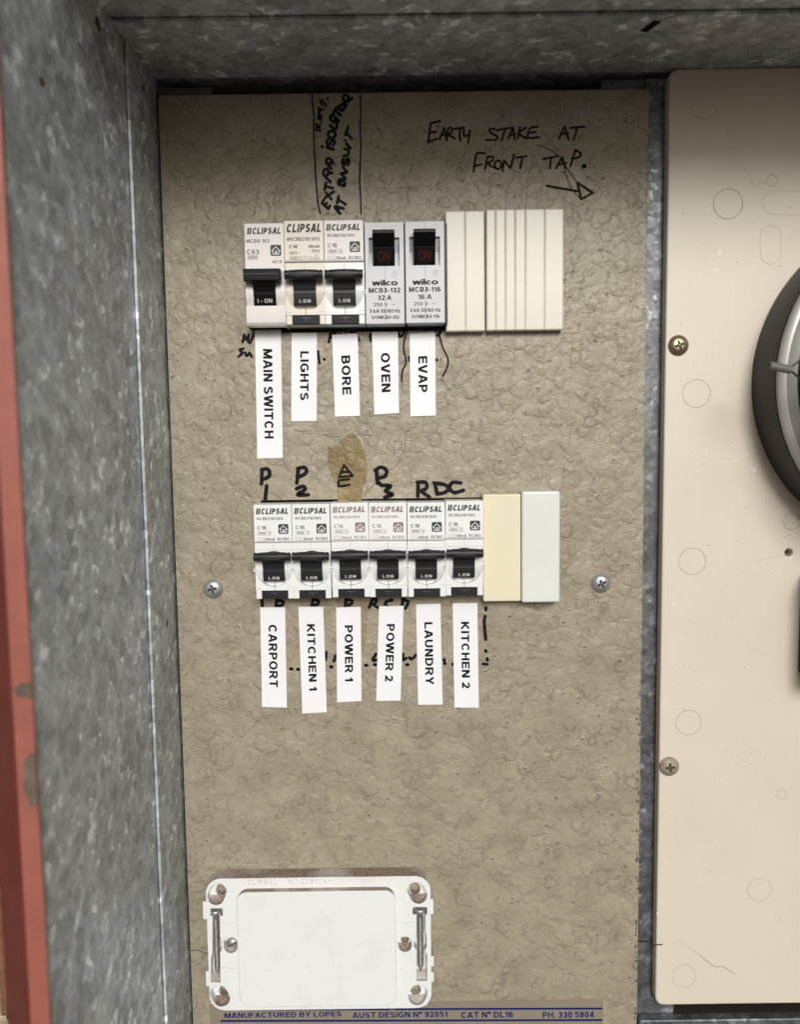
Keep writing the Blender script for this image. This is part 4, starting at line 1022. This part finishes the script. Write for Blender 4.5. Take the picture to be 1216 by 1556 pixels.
# ------------------------------------------------------------------ meter panel
MD = 5.5
ML, MT, MB_ = 120.4, 159.0, -274.6
mp = empty('meter_board', (220, 0, MB_), 'beige moulded plastic meter board with faint knockout rings', 'meter board')
LM = (-220, 0, -MB_)
cx6, cz6 = P(1393, 579, MD)
hx, hz = P(1200, 840, MD)
bm = bmesh.new()
solid(bm, [rr(ML, 325, MB_, MT, 4.2, 7), circ(hx, hz, 1.7)], -1, MD, .9)
finish('panel_sheet', bm, METERP, mp, loc=LM)
bm = bmesh.new(); poly(bm, circ(hx, hz, 2.0), -.8); finish('screw_hole', bm, RECESS, mp, loc=LM)
def ring(b, px, py, rpx, a0=0, a1=360, w=.22):
    c = P(px, py, MD); r = rpx/3.33
    stroke(b, [(c[0]+r*math.cos(R_(a0+(a1-a0)*k/48)), c[1]-r*math.sin(R_(a0+(a1-a0)*k/48))) for k in range(49)], w, MD+.03, curve=False, jitter=.35)
b = bmesh.new()
for a in ((1107, 310, 21.5), (1059, 598, 20.8), (1053, 853, 20.5), (1047, 1098, 19.8), (1204, 793, 12.3, 20, 345), (1174, 274.5, 8)): ring(b, *a)
for a in ((1155, 1352, 19, 0, 360, .13), (1040, 1483, 19, 0, 360, .13), (1189, 1207, 8, 0, 360, .13), (1072, 158, 20.5, 25, 160), (1149, 274, 7.5, -10, 190, .13)): ring(b, *a)
def path(b, pts, w, mi=0): stroke(b, [P(x, y, MD) for x, y in pts], w, MD+.03, mi)
path(b, [(1156, 360)]+[(1172-15.5*math.cos(R_(a)), 358-15.5*math.sin(R_(a))) for a in range(10, 180, 20)]+[(1187.5, 386)]+[(1172+15.5*math.cos(R_(a)), 386+15.5*math.sin(R_(a))) for a in range(10, 180, 20)]+[(1156, 360)], .08)
path(b, [(1216, 291), (1175, 291), (1163, 298), (1160, 310), (1166, 322), (1180, 326), (1216, 327)], .07)
path(b, [(1030, 1428), (1048, 1440), (1064, 1451)], .12); path(b, [(1064, 1451), (1075, 1460), (1088, 1469), (1098, 1468), (1106, 1473), (1117, 1480)], .28)
path(b, [(1150, 855), (1160, 850), (1175, 848), (1192, 842)], .1)
for _ in range(120):
    x, y = random.uniform(1018, 1214), random.uniform(130, 1515); q = P(x, y, MD); a = random.uniform(0, 3.14); Ln = random.uniform(0, 1.0)
    if (q[0]-cx6)**2+(q[1]-cz6)**2 < 78**2: continue
    stroke(b, [q, (q[0]+Ln*math.cos(a), q[1]+Ln*math.sin(a))], random.uniform(.1, .26), MD+.03)
for _ in range(26):
    x, y = random.gauss(1140, 14), random.gauss(1140, 8); q = P(x, y, MD); stroke(b, [q, (q[0]+random.uniform(-.6, .6), q[1]+random.uniform(-.4, .4))], .14, MD+.03)
finish('knockout_rings', b, GROOVE, mp, loc=LM)
b = bmesh.new()
path(b, [(1050, 692), (1072, 699), (1098, 702), (1125, 697), (1160, 675)], .26); path(b, [(1030, 688), (1070, 682), (1110, 675), (1155, 668)], .13)
path(b, [(1059, 1302), (1063, 1322), (1070, 1344)], .3); path(b, [(1050, 1290), (1075, 1286), (1094, 1280)], .2)
for x, y, r in ((1094, 385, 1.5), (1082, 391, .7), (1107, 384, .6), (1086, 410, 1.1), (1091, 412, 1.2), (1147, 714, 1.2), (1143, 711, .8), (1024, 918, 1.1), (1071, 1034, .8), (1118, 205, .5), (1000, 1388, .7)):
    c = P(x, y, MD); poly(b, [(c[0]+r*random.uniform(.5, 1)*math.cos(a), c[1]+1.3*r*random.uniform(.5, 1)*math.sin(a)) for a in [2*math.pi*k/8 for k in range(8)]], MD+.04+random.uniform(0, .03))
for _ in range(70):
    x, y = random.uniform(1018, 1214), random.uniform(300, 1515); q = P(x, y, MD); a = random.uniform(0, 3.14); Ln = random.uniform(1, 5)
    if (q[0]-cx6)**2+(q[1]-cz6)**2 < 80**2: continue
    stroke(b, [q, (q[0]+Ln*math.cos(a), q[1]+Ln*math.sin(a))], random.uniform(.06, .14), MD+.035)
finish('scratches', b, SCRATCH, mp, loc=LM)
b = bmesh.new()
stroke(b, [P(993, 1436, MD), P(1000, 1435.5, MD), P(1007, 1435, MD)], .5, MD+.04); stroke(b, [P(970.5, 1430, -1.5), P(985, 1430.5, -1.5)], .6, -1.5)
finish('ink_mark', b, MARK, mp, loc=LM)
pan_screw(1032.5, 524.5, MD, BRASS, 'brassy cross-head screw high on the beige meter board edge', 'screws holding the meter board', 18)
pan_screw(1018.5, 1165.5, MD, PUTTY, 'dusty dull screw low on the beige meter board edge', 'screws holding the meter board', 5)

# ------------------------------------------------------------------ electricity meter
mt_ = empty('electricity_meter', (cx6, -MD, cz6), 'round electricity meter with dark bakelite base at the right edge', 'electricity meter')
bm = bmesh.new(); lathe(bm, [(74.2, .1), (74.4, 1.5), (74.3, 20), (74.1, 22.6), (73.6, 23.2), (67.5, 23.2), (67.0, 20), (67, 12), (0, 12)], (0, 0, 0), 'd', 120); finish('base', bm, BAKE, mt_, smooth=35)
bm = bmesh.new(); lathe(bm, [(73.7, 22.5), (73.7, 24.2), (73.0, 25), (70.4, 25.5), (70.0, 25.0), (69.5, 25.8), (66.6, 26.8), (65.8, 26.0), (65.8, 22.5)], (0, 0, 0), 'd', 120); finish('rim', bm, RIM, mt_, smooth=50)
bm = bmesh.new(); lathe(bm, [(65.6, 24), (65.0, 50), (63, 58), (57, 62), (0, 63), (0, 61.4), (56.5, 60.4), (61.6, 56.8), (63.4, 50), (64.0, 24)], (0, 0, 0), 'd', 96); finish('glass_cover', bm, glass, mt_, smooth=50)
bm = bmesh.new(); lathe(bm, [(66.8, 16), (66.8, 18), (0, 18)], (0, 0, 0), 'd', 64); finish('dial_plate', bm, DIAL, mt_)
bm = bmesh.new()
c0, c1 = P(1170, 555, 52), P(1202, 562, 52); 
t_ = [(c0[0]+(c1[0]-c0[0])*k/6, c0[1]+(c1[1]-c0[1])*k/6, 52) for k in range(7)]
tube(bm, t_, 1.65, 14)
seal = empty('lead_seal', (c0[0], -52, c0[1]), 'small grey green tube seal on a wire in front of the meter', 'seal')
LSE = (-c0[0], 52, -c0[1])
finish('sleeve', bm, LEADG, seal, smooth=40, loc=LSE)
bm = bmesh.new(); ax = (Vector((c1[0]-c0[0], 0, c1[1]-c0[1]))).normalized()
q0 = V(*t_[0])-ax*.03
n1_ = ax.orthogonal().normalized(); n2_ = ax.cross(n1_)
bm.faces.new([bm.verts.new(q0+(n1_*math.cos(2*math.pi*k/14)+n2_*math.sin(2*math.pi*k/14))*1.05) for k in range(14)]); finish('sleeve_mouth', bm, RECESS, seal, loc=LSE)
bm = bmesh.new()
for pts in ([(1199, 560, 52), (1206, 556, 52), (1213, 550, 52), (1222, 543, 51), (1240, 536, 48)], [(1200, 562, 52), (1207, 567, 52), (1214, 573, 51), (1224, 580, 50), (1242, 590, 47)]):
    tube(bm, [(*P(x, y, d), d) for x, y, d in pts], .45, 8)
finish('wire', bm, WIRE, seal, smooth=60, loc=LSE)

# black service fuse holder at the right edge
fx, fz0 = P(1212.5, 1024, MD); fz1 = P(1215, 880, MD)[1]
fh = empty('fuse_holder', (fx+20, -MD, fz0), 'black plastic fuse holder cut off by the right edge of the photo', 'fuse holder')
LF = (-(fx+20), MD, -fz0)
bm = bmesh.new(); solid(bm, [rr(fx, fx+42, fz0, fz1+4, 2.5, 5)], MD+.05, MD+22, .8); finish('body', bm, BLACK, fh, loc=LF)
bm = bmesh.new(); box(bm, fx+8, fx+34, fz0+9, fz1-8, MD+22.02, MD+34, 2, 3); finish('fuse_carrier', bm, CLIPB, fh, loc=LF)

# ------------------------------------------------------------------ junction box cover at the bottom
C = lambda x, y, d=9.0: P(280+x/3.04, 1290+y/3.04, d)
JL, JR, JT, JB = -94.3, 12.1, -205.6, -271.9
jb = empty('junction_box', (-41, 0, JB), 'white plastic junction box with a blank raised plate, dust along its top', 'junction box')
LJ = (41, 0, -JB)
cor = {'tl': C(150, 210), 'tr': C(1077, 204), 'bl': C(165, 680), 'br': C(1080, 676)}
pock = [slot(cor['tl'][0], cor['tl'][1], 8.0, 10.8, -24), slot(cor['tr'][0], cor['tr'][1], 8.0, 10.8, 26), slot(cor['bl'][0], cor['bl'][1], 8.2, 10.8, 24), slot(cor['br'][0], cor['br'][1], 8.2, 10.6, -22)]
hl, hr = C(213, 445), C(1020, 441)
hol = [slot(hl[0], hl[1], 6.4, 8.0, 0), slot(hr[0], hr[1], 6.4, 7.6, 0)]
def chan(side):
    if side < 0:
        px = [(120, 276), (176, 276), (176, 308), (164, 308), (164, 405), (172, 420), (174, 460), (164, 480), (166, 616), (122, 616), (124, 500), (130, 480), (130, 400), (130, 308), (120, 308)]
    else:
        px = [(1056, 270), (1122, 270), (1122, 302), (1114, 302), (1114, 385), (1120, 400), (1120, 455), (1112, 470), (1122, 490), (1122, 610), (1074, 610), (1074, 470), (1062, 450), (1062, 405), (1074, 392), (1074, 302), (1056, 302)]
    return [C(x, y) for x, y in px]
ch = [chan(-1), chan(1)]
bm = bmesh.new()
solid(bm, [rr(JL, JR, JB, JT, 7.6, 10)]+pock+hol+ch, 1.6, 9, .3)
for side, pts in ((-1, [(84, 246, 330), (98, 570, 640)]), (1, [(1148, 236, 306), (1150, 500, 548), (1150, 575, 620)])):
    for x, y0, y1 in pts:
        a = C(x, y0); b_ = C(x, y1)
        box(bm, (a[0]-.2 if side < 0 else JR-.3), (JL+.3 if side < 0 else a[0]+.4), b_[1], a[1], 1.5, 8.3, .25)
finish('base', bm, JBOX, jb, loc=LJ)
bm = bmesh.new()
sm = []
for k, s in (('tl', -20), ('tr', 20), ('bl', 22), ('br', -20)):
    sm.append(slot(cor[k][0]+(1.4 if k[1] == 'l' else -1.4)*(.8), cor[k][1]-.4, 5.2, 6.2, s if k[0] == 't' else -s))
sm += [slot(hr[0], hr[1]-.6, 4.0, 4.2, 0)]
solid(bm, [rr(JL+.4, JR-.4, JB+.4, JT-.4, 7.2, 10)]+sm, .4, 4.0, 0)
# sloping dusty ledges inside the pockets
for k in cor:
    x, z = cor[k]
    profile(bm, [(z-5.9, 8.3), (z-3.0, 4.05), (z-3.0, 3.9), (z-5.9, 3.9)], x-4.6, x+4.6)
for x, z in (hl, hr): profile(bm, [(z-4.4, 8.2), (z-2.2, 4.05), (z-2.2, 3.9), (z-4.4, 3.9)], x-3.4, x+3.4)
for side in (-1, 1):
    x, z = C(146 if side < 0 else 1097, 612); profile(bm, [(z-.4, 8.4), (z+3.0, 4.05), (z+3.0, 3.9), (z-.4, 3.9)], x-3.2, x+3.2)
finish('back_shell', bm, JBOX, jb, loc=LJ)
# raised plate
bm = bmesh.new(); solid(bm, [rr(-79.2, -4.6, -268.1, -210.6, 5.2, 9)], 8.9, 12.2, .5); finish('cover_plate', bm, dusty('dusty_cover_plastic', (.74, .74, .735)), jb, loc=LJ)
bm = bmesh.new()
a, b_ = C(288, 166), C(660, 138)
def emb(s, x0, x1):
    vs, fs = glyphs(s, .004)
    lo, hi = [], []
    for u, v, _ in vs:
        x, z = x0+(x1-x0)*u, a[1]+(b_[1]-a[1])*v; lo.append(bm.verts.new(V(x, z, 9.0))); hi.append(bm.verts.new(V(x, z, 9.32)))
    cnt = {}
    for f in fs:
        try: bm.faces.new([hi[i] for i in f])
        except ValueError: continue
        for i, j in zip(f, f[1:]+f[:1]): cnt[(i, j)] = 1
    for (i, j) in list(cnt):
        if (j, i) not in cnt: bm.faces.new((hi[i], hi[j], lo[j], lo[i]))
emb('CLIPSAL', a[0], a[0]+(b_[0]-a[0])*.39); emb('NO.2031VX', a[0]+(b_[0]-a[0])*.52, b_[0])
finish('lettering', bm, JBOX, jb, loc=LJ, recalc=True)
bm = bmesh.new()
for px in ([(165, 340), (240, 342)], [(170, 548), (240, 552)], [(985, 338), (1070, 340)], [(262, 132), (275, 148), (278, 165)], [(968, 132), (950, 150), (945, 172)], [(945, 725), (955, 740), (975, 745)]):
    stroke(bm, [C(x, y) for x, y in px], .14, 9.02, jitter=0)
finish('mould_lines', bm, mat('mould_line_dirt', (.45, .43, .41), .7), jb, loc=LJ)

def long_screw(x, ztop, zbot, d, label):
    t = empty('long_screw', (x, -d, zbot), label, 'screw', 'long screws clipped into the junction box')
    L = ztop-zbot; bm = bmesh.new(); n = 16; rings = []
    steps = int(L/.11)
    for i in range(steps+1):
        z = L*i/steps; tip = min(1, z/3.2); ring_ = []
        for k in range(n):
            a = 2*math.pi*k/n; ph = (z/1.15 - a/(2*math.pi)) % 1
            r = (1.1+.5*max(0, 1-abs(ph-.5)*2.6))*(.12+.88*tip)
            if z > L-2.2: r = 1.3
            ring_.append(bm.verts.new(V(r*math.cos(a), z, r*math.sin(a))))
        rings.append(ring_)
    fs = [bm.faces.new(rings[0])]
    for A, B in zip(rings, rings[1:]):
        for k in range(n): fs.append(bm.faces.new((A[k], A[(k+1) % n], B[(k+1) % n], B[k])))
    bmesh.ops.recalc_face_normals(bm, faces=fs)
    finish('threaded_shank', bm, DZINC, t, smooth=60)
    bm = bmesh.new(); lathe(bm, [(1.3, L-.6), (1.6, L), (2.6, L+1.0), (2.75, L+1.5), (2.4, L+2.0), (1.0, L+2.2), (0, L+2.2)], (0, 0, 0), 'z', 28); finish('head', bm, ZINC, t, smooth=40)
a, b_ = C(148, 300, 7), C(150, 578, 7); long_screw((a[0]+b_[0])/2, a[1], b_[1], 6.6, 'zinc screw clipped upright in the left channel of the junction box')
a, b_ = C(1090, 294, 7), C(1094, 568, 7); long_screw((a[0]+b_[0])/2, a[1], b_[1], 6.6, 'zinc screw clipped upright in the right channel of the junction box')
t = empty('fixing_screw', (hl[0]-.2, -4, hl[1]-2.2), 'grey screw head deep inside the left round hole of the junction box', 'screw')
bm = bmesh.new(); lathe(bm, [(2.9, .1), (2.9, .8), (2.2, 1.5), (0, 1.7)], (0, 0, 0), 'd', 28); finish('head', bm, DZINC, t, smooth=40)
bm = bmesh.new(); stroke(bm, [(-1.6, -.6), (1.7, 1.3)], .6, 1.72, jitter=0); finish('slot', bm, RECESS, t)
